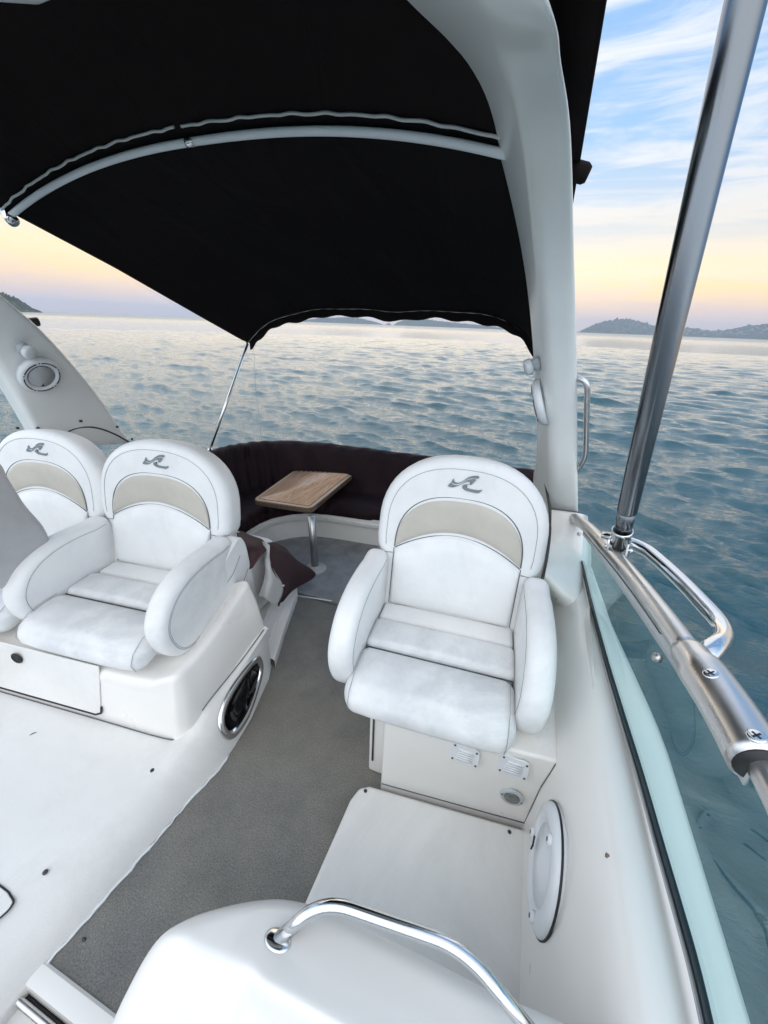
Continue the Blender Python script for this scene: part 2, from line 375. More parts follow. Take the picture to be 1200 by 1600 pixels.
# locker door on the front of that box
b = new(); extrude_poly(b, [(1.5, .165), (.44, .165), (.412, .18), (.405, .425), (1.5, .425)], lambda u, v, w: hbx(u, v, w+.001), .007); ld = part('locker_door', b, GELN, hb, bevel=.003)
b = new(); tube(b, [hbx(1.5, .160, .006), hbx(.44, .160, .006), hbx(.409, .176, .006), hbx(.405, .21, .006)], .0048, 6); part('door_gasket', b, BLK, ld)
b = new(); disc(b, PY(27, 1028, .70), (0.1, -1, 0), [(.030, 0), (.030, .006), (.024, .010), (.020, .004), (.001, .004)], 26); part('socket_cap', b, BLK, ld)
# oval porthole in the walkway side
pc = Vector((-1.108, 1.065, .128)); pn = Vector((1, .20, .42)).normalized(); pt = Vector((-.18, 1, .06)); pt = (pt-pn*pt.dot(pn)).normalized(); pu = pn.cross(pt)
def wall_x(y, z):
    a, t_, zt_ = (float(np.interp(y, ys, q)) for q in (fx, tx, tz)); z1, z2 = .6*zt_, zt_-.018
    return float(np.interp(z, [.012, z1, z2, .5], [a-.004, a*.5+t_*.5, t_+.016, t_+.016]))
def pm(u, v, w): y = 1.075+u; z = .130+v+.16*u; return Vector((wall_x(y, z)+w*.93, y, z+w*.38))
def ell(a, bb, n=48, e=2.5): return [(a*math.copysign(abs(math.cos(t))**(2/e), math.cos(t)), bb*math.copysign(abs(math.sin(t))**(2/e), math.sin(t))) for t in [2*math.pi*k/n for k in range(n)]]
b = new(); loft(b, [[pm(u, v, w) for u, v in ell(x, y)] for x, y, w in ((.200, .098, -.02), (.203, .101, .006), (.196, .094, .014), (.180, .080, .016), (.166, .066, .008), (.162, .062, -.03))], cap=False); ph = part('porthole', b, STEEL, hp)
b = new(); loft(b, [[pm(u, v, w) for u, v in ell(x, y)] for x, y, w in ((.166, .066, .003), (.02, .01, .003))]); part('porthole_glass', b, DKGLASS, ph)

# right-hand coaming: inner wall, ledge, side deck, hull side
bm = new(); rows = []
for y in np.linspace(-1.0, 3.5, 46):
    k = max(0, (y-2.1))
    off = -.02*max(0, y-1.3) - .09*k*k*.5
    top = .725 + .02*max(0, min(1, (y-1.2)))
    nw = .13*max(0, min(1.4, (y-1.15)/.9))
    rows.append([Vector((x+off, y, z)) for x, z in ((.300, -.05), (.306, .12), (.318, .35), (.345, .56), (.394, .69), (.416, top-.010), (.430, top), (.478, top+.002), (.505, top-.004), (.53, .70), (.60-.3*nw, .675), (.645-.75*nw, .655), (.668-.8*nw, .63), (.672-.8*nw, .55), (.64-.8*nw, -.3), (.56-.8*nw, -1.05))])
rr = []
for r_ in rows: rr.append(r_)
loft(bm, rr, cap=False, closed=False); co = part('coaming', bm, GEL, auto=45)
for px, py in ((958, 1340),):
    b = new(); p = PX(px, py, .405); tube(b, [p+Vector((-.012, -.002, .004)), p+Vector((-.012, .005, -.005)), p+Vector((-.012, .001, -.011))], .0035, 6); part('gelcoat_chip', b, mat('chipped_gelcoat', (.22, .14, .11), .8), co)
# left-hand coaming and hull side
bm = new(); rows = []
for y in np.linspace(-1.0, 3.6, 40):
    k = max(0, y-2.4); o_ = .12*k*k; dz_ = -.26*sstep(2.0, 2.7, y)
    rows.append([Vector((x+o_, y, z+dz_*(z > .2))) for x, z in ((-2.80, -.05), (-2.86, .7), (-2.90, .77), (-2.96, .79), (-3.25, .76), (-3.32, .70), (-3.34, .3), (-3.2, -1.05))])
loft(bm, rows, cap=False, closed=False); part('far_coaming', bm, GEL, auto=45)
# transom behind the lounge
bm = new(); box(bm, -3.0, .45, 3.52, 3.7, -1.0, .58); part('transom', bm, GEL, bevel=.03)
# aft seat moulding (white toe-kick)
bm = new()
edge = [(.30, 3.06), (-.6, 3.0), (-1.12, 2.945), (-1.5, 2.91), (-1.72, 2.86), (-1.90, 2.74), (-2.02, 2.56), (-2.04, 2.3), (-1.98, 2.02), (-1.92, 1.85)]
E2 = [Vector((p.x, p.y, 0)) for p in cr([(x, y, 0) for x, y in edge], 5)]
def off2(P, d):
    out = []
    for i, p in enumerate(P):
        t = (P[min(i+1, len(P)-1)]-P[max(0, i-1)]).normalized(); out.append(p+Vector((t.y, -t.x, 0))*d)
    return out
prof = [(-.0, 0), (.0, .15), (.01, .18), (.0, .20), (-.06, .225), (-.065, .235), (-.065, .262), (-.058, .27), (-.058, .31), (.5, .31)]
rows = [[p+Vector((0, 0, z)) for p in off2(E2, d)] for d, z in prof]
loft(bm, rows, cap=False, closed=False); lk = part('lounge_base', bm, GEL, auto=40)
c = PZ(480, 838, .02); b = new(); disc(b, (-1.70, 2.855, .045), (.3, -1, .3), [(.013, 0), (.013, .01), (.006, .012), (.001, .012)], 14); part('drain_knob', b, BLK, lk)
for k, t in enumerate((8, 12, 16)):
    p = off2(E2, -.066)[t]; b = new(); disc(b, p+Vector((0, 0, .25)), (0, -1, 0), [(.005, 0), (.004, .002), (.001, .002)], 10); part('screw', b, GPLAS, lk)
# plinth strip along the walkway beside the loose cover
bm = new(); P = [PZ(262, 0, 0) if False else Vector((-1.15, 1.385, 0)), Vector((-1.24, 1.62, 0)), Vector((-1.36, 1.98, 0)), Vector((-1.40, 2.05, 0))]
rows = [[p+Vector((dx, 0, z)) for p in P] for dx, z in ((.012, -.02), (.010, .05), (0, .06), (-.05, .065), (-.06, .085), (-.10, .09), (-.11, .16), (-.5, .17))]
loft(bm, rows, cap=False, closed=False); part('sill_strip', bm, GEL, auto=40)
# forward sill with its metal track (bottom left)
bm = new(); rows = []
for x in np.linspace(-2.4, -.2, 12):
    rows.append([(x, .105, -.05), (x, .100, .004), (x, .092, .012), (x, .06, .014), (x, .044, .012), (x, .036, -.03), (x, .0, -.035), (x, -.05, -.035), (x, -.06, .0), (x, -.6, .005)])
loft(bm, rows, cap=False, closed=False); si = part('door_sill', bm, GEL, auto=35)
b = new(); tube(b, [(-2.4, .016, -.014), (-.2, .016, -.014)], .011, 12); part('sill_track', b, ALU, si)
b = new(); box(b, -2.4, -.2, .024, .0365, -.034, -.028); part('track_shadow_gap', b, BLK, si)

# rounded console moulding at the bottom of the view
def con_h(u, v):
    d = .345+.03*u-v; left = sstep(-.265, -.315, u); gr = math.exp(-((u+.288)/.018)**2); rd = .165-.012*left
    x = d-rd; soft = .5*(x+math.sqrt(x*x+.012**2))                # a crisp but rounded ridge
    k = sstep(rd-.012, rd+.03, d)
    return .738+.36*(d-.02)-.035*sstep(-.32, -.47, u)-soft*1.25-.10*max(0, x)**2-k*(.045*(1-left)+.014*gr)
ol = c2([(-.575, -.5), (-.575, -.2), (-.572, 0), (-.562, .10), (-.535, .175), (-.47, .248), (-.37, .302), (-.25, .338), (-.05, .350), (.15, .352), (.345, .358), (.42, .30), (.42, 0), (.42, -.5), (.1, -.56), (-.3, -.56)], 9)
cc = Vector((-.08, -.12)); rings = [[Vector((u, v, -.04)) for u, v in ol], [Vector((u, v, .30)) for u, v in ol]]
for i in range(70):
    s_ = 1-(i/70)**1.25; ring = []
    for u, v in ol:
        q = cc+(Vector((u, v))-cc)*s_; d = (1-s_)*(Vector((u, v))-cc).length; r_ = .052
        drop = r_*(1-math.sqrt(max(0, 1-(1-min(1, d/r_))**2)))*1.5
        ring.append(Vector((q.x, q.y, con_h(q.x, q.y)-drop)))
    rings.append(ring)
bm = new(); loft(bm, rings, cap=True); cn = part('console_moulding', bm, GEL)

# ------------------------------------------------------------------ console grab rail
t = thing('grab_rail', 'polished steel grab rail bent over the rounded white console in the foreground', 'rail', tuple(PZ(432, 1468, .765)))
path = bend([PZ(430, 1472, .755), PZ(505, 1406, .835), PZ(725, 1482, .83), PZ(840, 1625, .80)], .06, 8)
b = new(); tube(b, path, .0128, 20); part('tube', b, STEEL, t)
b = new(); p = PZ(434, 1470, .764); disc(b, p, (0, .34, 1), [(.023, -.006), (.024, .002), (.020, .005), (.001, .005)], 26, 1.2, .85); part('flange', b, STEEL, t)

# ------------------------------------------------------------------ radar arch
arch = thing('radar_arch', 'white moulded radar arch raking forward over the cockpit', 'arch', (-1.3, 1.9, .9))
Yf = [2.42, 2.25, 2.10, 1.92, 1.72, 1.42, 1.20, .98]; Ya = [2.62, 2.50, 2.38, 2.22, 2.05, 1.80, 1.60, 1.40]
FOp = [(907, 850), (907, 796), (906, 660), (905, 525), (902, 390), (900, 215), (887, 100), (872, 0)]
FIp = [(862, 820), (861, 760), (857, 660), (850, 525), (837, 390), (819, 215), (788, 100), (757, 0)]
AIp = [(834, 800), (834, 745), (836, 670), (829, 527), (812, 390), (770, 215), (725, 100), (630, 0)]
FO = [PY(x, y, Y) for (x, y), Y in zip(FOp, Yf)]; FI = [PY(x, y, Y) for (x, y), Y in zip(FIp, Yf)]; AI = [PY(x, y, Y) for (x, y), Y in zip(AIp, Ya)]
AO = [a+(o-i) for a, o, i in zip(AI, FO, FI)]
FO += [FO[-1]+Vector((-.16, -.14, .17)), Vector((-.62, .70, 2.70)), Vector((-1.0, .66, 2.75))]; FI += [FI[-1]+Vector((-.18, -.13, .12)), Vector((-.66, .72, 2.58)), Vector((-1.0, .68, 2.62))]
AI += [AI[-1]+Vector((-.18, -.10, .11)), Vector((-.90, 1.20, 2.80)), Vector((-1.15, 1.18, 2.82))]; AO += [AO[-1]+Vector((-.16, -.10, .15)), Vector((-.84, 1.22, 2.93)), Vector((-1.12, 1.20, 2.96))]
# far leg
AIl = [PX(206, 692, -2.95), PX(156, 617, -2.87), PX(79, 526, -2.72), PX(0, 455, -2.58), PX(-70, 392, -2.45), PY(-45, 36, 1.22), PY(95, 4, 1.2)]
FIl = [PX(70, 702, -2.99), PX(36, 640, -2.90), PX(-22, 545, -2.78), PX(-90, 450, -2.62), Vector((-2.42, .88, 2.22)), Vector((-2.1, .72, 2.42)), Vector((-1.65, .64, 2.53))]
AOl = [p+Vector((-.18, 0, .03)) for p in AIl[:4]]+[Vector((-2.56, 1.32, 2.52)), Vector((-2.18, 1.22, 2.76)), Vector((-1.68, 1.22, 2.87))]
FOl = [p+Vector((-.18, .02, .02)) for p in FIl[:4]]+[Vector((-2.56, .88, 2.32)), Vector((-2.18, .70, 2.56)), Vector((-1.68, .62, 2.67))]
for A, Bl in ((FO, FOl), (FI, FIl), (AI, AIl), (AO, AOl)): A.extend(reversed(Bl))
curves = [cr(c_, 7) for c_ in (FO, FI, AI, AO)]
rings = []
for q in zip(*curves):
    ring = []
    for i in range(4):
        C_, P_, N_ = q[i], q[i-1], q[(i+1) % 4]
        d1 = (P_-C_); d2 = (N_-C_); r1 = min(.05, d1.length*.36); r2 = min(.05, d2.length*.36)
        p1 = C_+d1.normalized()*r1; p2 = C_+d2.normalized()*r2
        ring += [p1*(1-t_)**2+C_*2*t_*(1-t_)+p2*t_*t_ for t_ in [k/6 for k in range(7)]]
    rings.append(ring)
bm = new(); loft(bm, rings); part('arch_shell', bm, ARCHM, arch)
# base panels and dark joints of the near leg
b = new(); pl = [PY(x, y, v) for x, y, v in ((848, 712, 2.43), (853, 742, 2.38), (858, 768, 2.34), (862, 793, 2.28), (863, 812, 2.24), (862, 840, 2.12), (858, 870, 1.98), (851, 903, 1.80))]
tube(b, [p+Vector((-.012, -.012, 0)) for p in cr(pl, 4)], .0075, 8); part('joint_gasket', b, DGREY, arch)
b = new(); tube(b, [PY(x, y, v)+Vector((-.004, -.006, 0)) for x, y, v in ((863, 794, 2.27), (885, 797, 2.255), (907, 800, 2.25))], .0035, 6); part('joint_line', b, SEAM, arch)
# lower corner mouldings under the near leg
bm = new()
lo_ = [[PY(x, y, v) for x, y, v in row] for row in (
    ((862, 796, 2.27), (885, 799, 2.255), (909, 803, 2.25), (918, 806, 2.40)),
    ((861, 830, 2.16), (886, 830, 2.16), (914, 830, 2.2), (922, 832, 2.35)),
    ((857, 872, 1.98), (882, 872, 2.02), (914, 872, 2.06), (924, 872, 2.2)),
    ((851, 906, 1.80), (878, 925, 1.76), (908, 925, 1.80), (922, 915, 1.98)),
)]
lo_.append([PX(850, 955, .355), PX(880, 975, .392), PX(906, 975, .42), PX(922, 972, .436)])
lo_.append([Vector((.372, 1.20, .50)), Vector((.398, 1.18, .66)), Vector((.424, 1.2, .722)), Vector((.438, 1.24, .724))])
fine = [cr(r_, 6) for r_ in zip(*[cr(r_, 6) for r_ in lo_])]
grid(bm, fine); part('leg_foot', bm, GEL, arch)
bm = new()
lo_ = [[PY(x, y, v) for x, y, v in row] for row in (
    ((834, 738, 2.62), (838, 728, 2.56), (845, 722, 2.48), (850, 727, 2.42)),
    ((832, 775, 2.60), (840, 770, 2.52), (850, 768, 2.42), (857, 768, 2.35)),
    ((830, 820, 2.5), (843, 815, 2.4), (855, 812, 2.3), (861, 810, 2.26)),
    ((830, 910, 2.1), (838, 908, 1.98), (846, 905, 1.86), (851, 903, 1.81)),
    ((835, 980, 1.8), (841, 980, 1.7), (847, 975, 1.58), (851, 970, 1.50)))]
fine = [cr(r_, 6) for r_ in zip(*[cr(r_, 6) for r_ in lo_])]
grid(bm, fine); part('side_panel', bm, GEL, arch)
# far leg: access panel at its foot and screws
b = new(); q = [PX(x, y, X_) for x, y, X_ in ((100, 677, -2.955), (118, 669, -2.948), (140, 667, -2.94), (160, 671, -2.94), (180, 679, -2.945), (200, 690, -2.948))]
tube(b, [p+Vector((.006, 0, 0)) for p in cr(q, 4)], .0065, 8); part('joint_gasket', b, DGREY, arch)
for px, py in ((27, 669), (59, 669), (126, 658), (183, 667), (206, 686)):
    b = new(); X_ = np.interp(py, [455, 526, 617, 692], [-2.58, -2.72, -2.87, -2.95]); p = PX(px, py, X_)
    cyl(b, p-Vector((.004, 0, 0)), (1, 0, .15), .0085, .012, 12); part('screw', b, SCREW, arch)
# grab handle on the outside of the near leg
b = new(); tube(b, bend([PY(896, 588, 2.06), PY(918, 596, 2.02), PY(915, 715, 2.16), PY(899, 738, 2.22)], .05, 6), .0135, 14); part('leg_handle', b, ALU, arch)

def speaker(name, label, c, nrm, up, r, loc_group=None, mark=True, plain=False):
    t = thing(name, label, 'speaker', tuple(c), 0, loc_group)
    nn = Vector(nrm).normalized(); uu = Vector(up); uu = (uu-nn*uu.dot(nn)).normalized(); ss = uu.cross(nn)
    P_ = lambda a, b_, w: Vector(c)+ss*a+uu*b_+nn*w
    def lathe(prof, n=52): 
        bm = new(); loft(bm, [[P_(rr*math.cos(q), rr*math.sin(q), h) for q in [2*math.pi*k/n for k in range(n)]] for rr, h in prof]); return bm
    part('flange', lathe([(r*1.04, -.02), (r*1.04, .004), (r, .012), (r*.94, .018), (r*.80, .020), (r*.70, .016), (r*.66, .008), (.001, .006)]), PLAS, t)
    g = part('grille', lathe([(r*.655, .006), (r*.65, .012), (r*.001, .015+.012*plain)]), PLAS if plain else GRIL, t)
    if plain:
        for k in range(3):
            a = 2*math.pi*k/3+math.pi; bm = new(); disc(bm, P_(.80*r*math.cos(a), .80*r*math.sin(a), .016), nn, [(r*.10, 0), (r*.10, .010), (r*.07, .014), (.001, .014)], 16); lg_ = part('lug', bm, PLAS, t)
            bm = new(); cyl(bm, P_(.80*r*math.cos(a), .80*r*math.sin(a), .029), nn, r*.04, .002, 10); part('screw', bm, SCREW, lg_)
        bm = new(); tube(bm, [P_(1.05*r*math.cos(q), 1.05*r*math.sin(q), -.002) for q in [2*math.pi*k/60 for k in range(61)]], .0035, 6); part('gasket', bm, BLK, t)
        bm = new(); tube(bm, [P_(-.55*r, .1*r, .025), P_(-.50*r, -.05*r, .026), P_(-.56*r, -.18*r, .026)], .003, 5); tube(bm, [P_(-.50*r, .12*r, .026), P_(-.46*r, -.06*r, .027)], .003, 5); part('badge', bm, BLK, t); return t
    bm = new(); n = 19
    for k in range(n):
        y = (-.6+1.2*k/(n-1))*r; x = math.sqrt(max(0, (.63*r)**2-y*y)); tube(bm, [P_(-x, y, .0155), P_(x, y, .0155)], r*.017, 6)
    part('slats', bm, PLAS, g)
    for k in range(5):
        a0 = 2*math.pi*(k+.12)/5+.5; bm = new(); tube(bm, [P_(.855*r*math.cos(a), .855*r*math.sin(a), .020) for a in [a0+.95*j/10 for j in range(11)]], r*.030, 6); part('slot', bm, BLK, t)
        bm = new(); a = 2*math.pi*k/5+.47; cyl(bm, P_(.87*r*math.cos(a), .87*r*math.sin(a), .018), nn, r*.034, .004, 10); part('screw', bm, BLK, t)
    if mark:
        bm = new(); a = r*.12; vs_ = [bm.verts.new(P_(x*a, -.5*r+y*a, .0215)) for x, y in ((-1, -.6), (1, -.6), (.5, -.1), (.1, 1.1), (-.2, .2))]; bm.faces.new(vs_); part('badge', bm, BLK, t)
    return t
nL = (Vector(AIl[2])-Vector(FIl[2])).cross(Vector(AIl[3])-Vector(AIl[1])); nL = nL if nL.x > 0 else -nL
c = PX(61, 585, -2.80)+nL.normalized()*.012
speaker('speaker', 'round white slatted speaker on the far arch leg above the left seats', c, nL, (0, 0, 1), .110)
def knob_light(name, label, c, nrm, r, L):
    t = thing(name, label, 'lamp', tuple(c)); nn = Vector(nrm).normalized()
    b = new(); disc(b, Vector(c), nn, [(r*.95, 0), (r*.95, L*.3), (r*.75, L*.4), (r*.75, L*.55)], 24); part('lamp_base', b, GPLAS, t)
    b = new(); disc(b, Vector(c)+nn*L*.5+Vector((0, .004, -.004)), nn, [(r, 0), (r*1.06, L*.1), (r*1.06, L*.4), (r*.9, L*.5), (.001, L*.5)], 24); part('lamp_head', b, PLAS, t)
    return t
knob_light('swivel_lamp', 'small round white swivel lamp above the slatted speaker on the far arch leg', PX(31, 541, -2.735)+nL.normalized()*.008, nL.normalized()+Vector((0, .25, .0)), .036, .06)
nR = (FI[3]-AI[3]).cross(FI[2]-FI[4]); nR = nR if nR.x < 0 else -nR
c = (PY(845, 628, 2.16)); nR.normalize()
speaker('speaker', 'white speaker seen edge-on on the near arch leg by the sea', c+nR*.004, nR+Vector((0, .25, 0)), (0, 0, 1), .112, mark=False)
knob_light('swivel_lamp', 'small white swivel lamp seen edge-on sticking out of the near arch leg', PY(842, 567, 2.10)+nR*.0, nR, .036, .065)
b = None
t = thing('horn', 'small black horn poking out behind the far arch leg', 'horn', tuple(PX(55, 505, -2.80)))
b = new(); p = PX(46, 503, -2.86); disc(b, p, (.25, 1, .05), [(.020, 0), (.022, .012), (.024, .03), (.025, .040), (.022, .045), (.015, .045), (.001, .04)], 22); part('trumpet', b, BLK, t)
b = new(); box(b, p.x-.03, p.x+.012, p.y-.02, p.y+.015, p.z-.02, p.z+.012); part('bracket', b, BLK, t, bevel=.008)

# ------------------------------------------------------------------ canopy
can = thing('bimini_canopy', 'black canvas bimini canopy stretched over the cockpit on pale bows', 'canopy', (-1.3, 2, 2.3))
ST = [(.45, -2.85, -.02, 2.66, 3.12), (.95, -2.87, .0, 2.565, 3.06), (1.25, -2.87, .010, 2.505, 2.97), (1.75, -2.85, .03, 2.39, 2.60), (2.25, -2.77, .05, 2.185, 2.44), (2.8, -2.66, .055, 1.925, 2.235), (3.22, -2.565, .05, 1.725, 2.038), (3.30, -2.55, .05, 1.70, 2.005)]
YS = [s_[0] for s_ in ST]
def can_pt(Y, s_, dz=0):
    xl, xr, ze, zc = [float(np.interp(Y, YS, [q[k] for q in ST])) for k in (1, 2, 3, 4)]
    e = 2.3+max(0, (Y-1.75))*(1.1 if s_ < 0 else 3.6)
    sag = .02*math.sin(math.pi*max(0, min(1, (Y-1.8)/1.4)))*(1-s_*s_)
    wr = (.006*math.sin(s_*9+Y*5)+.004*math.sin(s_*17-Y*3))*(1-abs(s_)**6)*max(0, min(1, (Y-1.9)/.8))
    return Vector(((xl+xr)/2+(xr-xl)/2*s_, Y-.05*(1-s_*s_)*(Y > 1.8)*0, ze+(zc-ze)*(1-abs(s_)**e)-sag+wr+dz))
sv = [math.sin(math.pi/2*k/36) for k in range(-36, 37)]; sv = [ (a*.6+b_*.4) for a, b_ in zip(sv, [k/36 for k in range(-36, 37)])]
bm = new(); grid(bm, [[can_pt(Y, s_) for s_ in sv] for Y in np.linspace(.45, 3.30, 64)]); part('canvas_top', bm, CAN, can, solid=.006)
# rear valance
bm = new(); r0 = [can_pt(3.30, s_) for s_ in sv]
rows = [[p+Vector((0, .004+.004*math.sin(i*.9)*k, -.062*k*(1+.14*math.sin(i*1.05)+.1*math.sin(i*.37)))) for i, p in enumerate(r0)] for k in (0, .33, .66, 1)]
grid(bm, rows); part('valance', bm, CAN, can, solid=.004)
def wavy(Y, dz, amp, s0, s1, n=90, dy=0):
    return [can_pt(Y+dy, s_)+Vector((0, amp*math.sin(k*.55)+amp*.5*math.sin(k*1.3), dz+amp*.6*math.sin(k*.8))) for k, s_ in enumerate(np.linspace(s0, s1, n))]
b = new(); tube(b, [p+Vector((0, -.004, -.006)) for p in wavy(3.285, 0, .002, -.995, -.03)], .0045, 6); part('trim_piping', b, CAN_T, can)
b = new(); tube(b, [p+Vector((0, -.004, -.006)) for p in wavy(3.285, 0, .002, -.02, .99)], .0045, 6); part('trim_piping', b, CAN_T, can)
for s0, s1 in ((-.995, -.12), (-.095, .90)):
    b = new(); tube(b, wavy(1.714, -.014, .003, s0, s1), .0055, 6); part('trim_piping', b, CAN_T, can)
# sleeve of black canvas hiding the bow, pale bow tube
for s0, s1 in ((-1.0, -.10), (-.085, .97)):
    b = new(); tube(b, [can_pt(1.75, s_)+Vector((0, 0, -.026)) for s_ in np.linspace(s0, s1, 50)], .0130, 12, flat=1.2); part('bow_tube', b, TUBE, can)
b = new(); tube(b, [can_pt(1.75, s_)+Vector((0, 0, -.026)) for s_ in np.linspace(-.105, -.08, 5)], .018, 14); part('bow_joint', b, STEEL, can)
p = can_pt(1.75, -1.0)
b = new(); tube(b, [p+Vector((-.03, 0, .0)), p+Vector((0, 0, -.034)), p+Vector((.02, 0, -.05))], .030, 12); part('bow_fitting', b, STEEL, can)
p = can_pt(1.75, 1.0)+Vector((.0, 0, -.02))
b = new(); tube(b, [p+Vector((-.05, 0, .02)), p+Vector((.022, .0, .0)), p+Vector((.034, 0, -.004))], [.03, .03, .022], 10); part('bow_sleeve', b, CAN, can)
# rear bow inside the hem and its steel strut to the gunwale
b = new(); tube(b, [can_pt(3.27, s_)+Vector((0, 0, -.004)) for s_ in np.linspace(-1, 1, 60)], .010, 8); part('rear_bow', b, CAN, can)
st = thing('canopy_strut', 'thin steel strut from the rear corner of the black canopy down to the far gunwale', 'strut', tuple(PX(330, 700, -2.62)))
a_, b2 = can_pt(3.27, -.995)+Vector((0, 0, -.02)), PX(328, 702, -2.62)
b = new(); tube(b, [a_, b2], .0125, 12); part('tube', b, STEEL, st)
b = new(); cyl(b, b2+Vector((0, 0, -.05)), (0, 0, 1), .02, .06, 14); part('deck_fitting', b, STEEL, st)
ln = new(); tube(ln, [can_pt(3.29, -.98)+Vector((.02, .01, -.06)), PY(400, 610, 3.30), PY(409, 692, 3.34)], .0016, 5); o = obj('cord', ln, GPLAS); tag(o, 'thin pale cord hanging from the rear corner of the canopy', 'cord')

# ------------------------------------------------------------------ bucket seats
V_BACK = lambda u, v, w: Vector((u, .03+.185*v-w, v+.2*w))
def dome(hw, top, y0, n=26, e=2.35):
    return [(hw*math.copysign(abs(math.cos(t))**(2/e), math.cos(t)), y0+(top-y0)*abs(math.sin(t))**(2/e)) for t in [math.pi*k/n for k in range(n+1)]]
def make_seat():
    t = thing('bucket_seat', 'seat', 'seat')
    # backrest shell
    sh = dome(.392, .775, .42)
    ol = [(.335, -.06), (.345, .10), (.352, .24), (.372, .275), (.388, .31), (.393, .36)]
    poly = ol+sh+[(-u, v) for u, v in reversed(ol)]
    b = new(); pad(b, poly, lambda u, v, w: V_BACK(u, v, w-.13), .15, .048, .006)
    back = obj('backrest', b, VIN, t)
    f0 = .022
    # beige headrest panel and the white lumbar panel below
    def arc(hw, y0, top, e, n=40): return [(hw*s_, y0+(top-y0)*(1-abs(s_)**e)**(1/e)) for s_ in [math.sin(math.pi/2*k/(n/2)) for k in range(-n//2, n//2+1)]]
    hi = arc(.292, .315, .590, 2.5); lo = [(u, .315+.105*(1-(abs(u)/.292)**1.9)) for u, v in hi]
    b = new(); panel(b, lo, hi, lambda u, v, w: V_BACK(u, v, w+f0-.006), .020, 0); obj('head_panel', b, BEI, back)
    lo2 = [(u*.985, .012+.004*math.cos(u*8)) for u, v in lo]
    b = new(); panel(b, lo2, [(u, v-.006) for u, v in lo], lambda u, v, w: V_BACK(u, v, w+f0-.006), .036, 0, p=5); obj('lumbar_panel', b, VIN, back)
    b = new(); tube(b, [V_BACK(u*1.008, v+.004, f0+.001) for u, v in hi], .0026, 6); tube(b, [V_BACK(u, v-.002, f0+.002) for u, v in lo], .0024, 6)
    tube(b, [V_BACK(s_*.296, v, f0+.001) for v, in zip(np.linspace(.02, .31, 8)) for s_ in (1,)], .0018, 6); tube(b, [V_BACK(-.296, v, f0+.001) for v in np.linspace(.02, .31, 8)], .0018, 6)
    obj('piping', b, SEAM, back)
    # seam round the rim of the shell
    b = new(); q = inset(poly, .052)[4:-4]; tube(b, [V_BACK(u, v, f0-.001) for u, v in q], .0013, 5)
    for s_ in (-1, 1): tube(b, [V_BACK(s_*u, v, w) for u, v, w in ((.30, .285, f0+.001), (.345, .280, f0-.004), (.385, .286, f0-.03))], .0025, 6)
    obj('seam', b, SEAMP, back)
    # printed wave emblem
    k = .0038; ox, oy = 495, 335
    A_ = [(352, 303), (330, 350), (348, 362), (395, 366), (440, 346), (500, 298), (560, 272), (618, 274), (636, 246), (606, 238), (560, 246), (510, 272), (455, 320), (410, 346), (372, 340), (362, 326)]
    B_ = [(326, 356), (297, 396), (306, 408), (350, 411), (396, 394), (442, 366), (492, 330), (530, 318), (552, 330), (541, 352), (562, 350), (603, 290), (570, 281), (505, 305), (445, 356), (395, 377), (346, 372)]
    C_ = [(545, 350), (490, 353), (462, 374), (465, 402), (505, 428), (590, 437), (656, 435), (690, 389), (650, 400), (560, 398), (515, 386), (506, 370), (520, 358)]
    b = new()
    for P_ in (A_, B_, C_):
        pp = inset(c2([((x-ox)*k*.1*1.02, .668-(y-oy)*k*.1) for x, y in P_], 3), .0007); extrude_poly(b, pp, lambda u, v, w: V_BACK(u, v, w+f0+.0035), .003)
    bmesh.ops.triangulate(b, faces=[f for f in b.faces if len(f.verts) > 4]); obj('emblem', b, LOGO, back, smooth=False)
    # seat cushion and flip-up bolster
    b = new(); rbox(b, (0, -.050, -.037), (.63, .13, .13), .026, .006); obj('rear_cushion', b, VIN, t)
    b = new(); rbox(b, (0, -.205, -.030), (.64, .176, .14), .030, .014); obj('seat_cushion', b, VINT, t)
    b = new(); rbox(b, (-.005, -.420, -.030), (.665, .255, .138), .060, .012, mp=lambda p: Vector((p.x, p.y, p.z-.16*max(0, -p.y-.40))), fcrown=.016); bo = obj('front_bolster', b, VINT, t)
    b = new(); tube(b, [(x, -.1165, .014) for x in (-.30, .30)], .0025, 6); tube(b, [(x, -.2955, .011) for x in (-.31, .31)], .0028, 6); obj('cushion_gap', b, SEAM, t)
    for s_ in (-1, 1):
        b = new(); X_ = s_*.300; q = [(-.335, .042), (-.40, .044), (-.47, .036), (-.53, .0), (-.554, -.05), (-.54, -.095)]
        tube(b, [Vector((X_-.005, y+.008*0, z+.002)) for y, z in q], .0012, 5); obj('seam', b, SEAMP, bo)
    # arms
    ap = c2([(.07, .27), (-.05, .305), (-.18, .312), (-.30, .297), (-.40, .25), (-.468, .17), (-.492, .08), (-.468, -.03), (-.41, -.105), (-.32, -.13), (-.22, -.10), (-.12, -.085), (.06, -.07)], 5)
    for s_ in (-1, 1):
        b = new(); pad(b, ap, lambda u, v, w: Vector((s_*(.318+w+.02*u*0), u, v)), .105, .040, .008); ar = obj('arm', b, VIN, t)
        b = new(); q = inset(ap, .040); tube(b, [Vector((s_*(.318+.1055), u, v)) for u, v in q[2:48]], .0014, 5)
        tube(b, [Vector((s_*(.318-.0005), u, v)) for u, v in q[2:48]], .0014, 5); q = inset(ap, .047); tube(b, [Vector((s_*(.318+.1060), u, v)) for u, v in q[2:48]], .0010, 5); obj('seam', b, SEAMP, ar)
    # skirt below the cushion
    b = new(); box(b, -.29, .29, -.40, .06, -.24, -.08); obj('seat_skirt', b, GEL, t, bevel=.02)
    return t
seat = make_seat()
seatL1 = copy_tree(seat); seatL2 = copy_tree(seat)
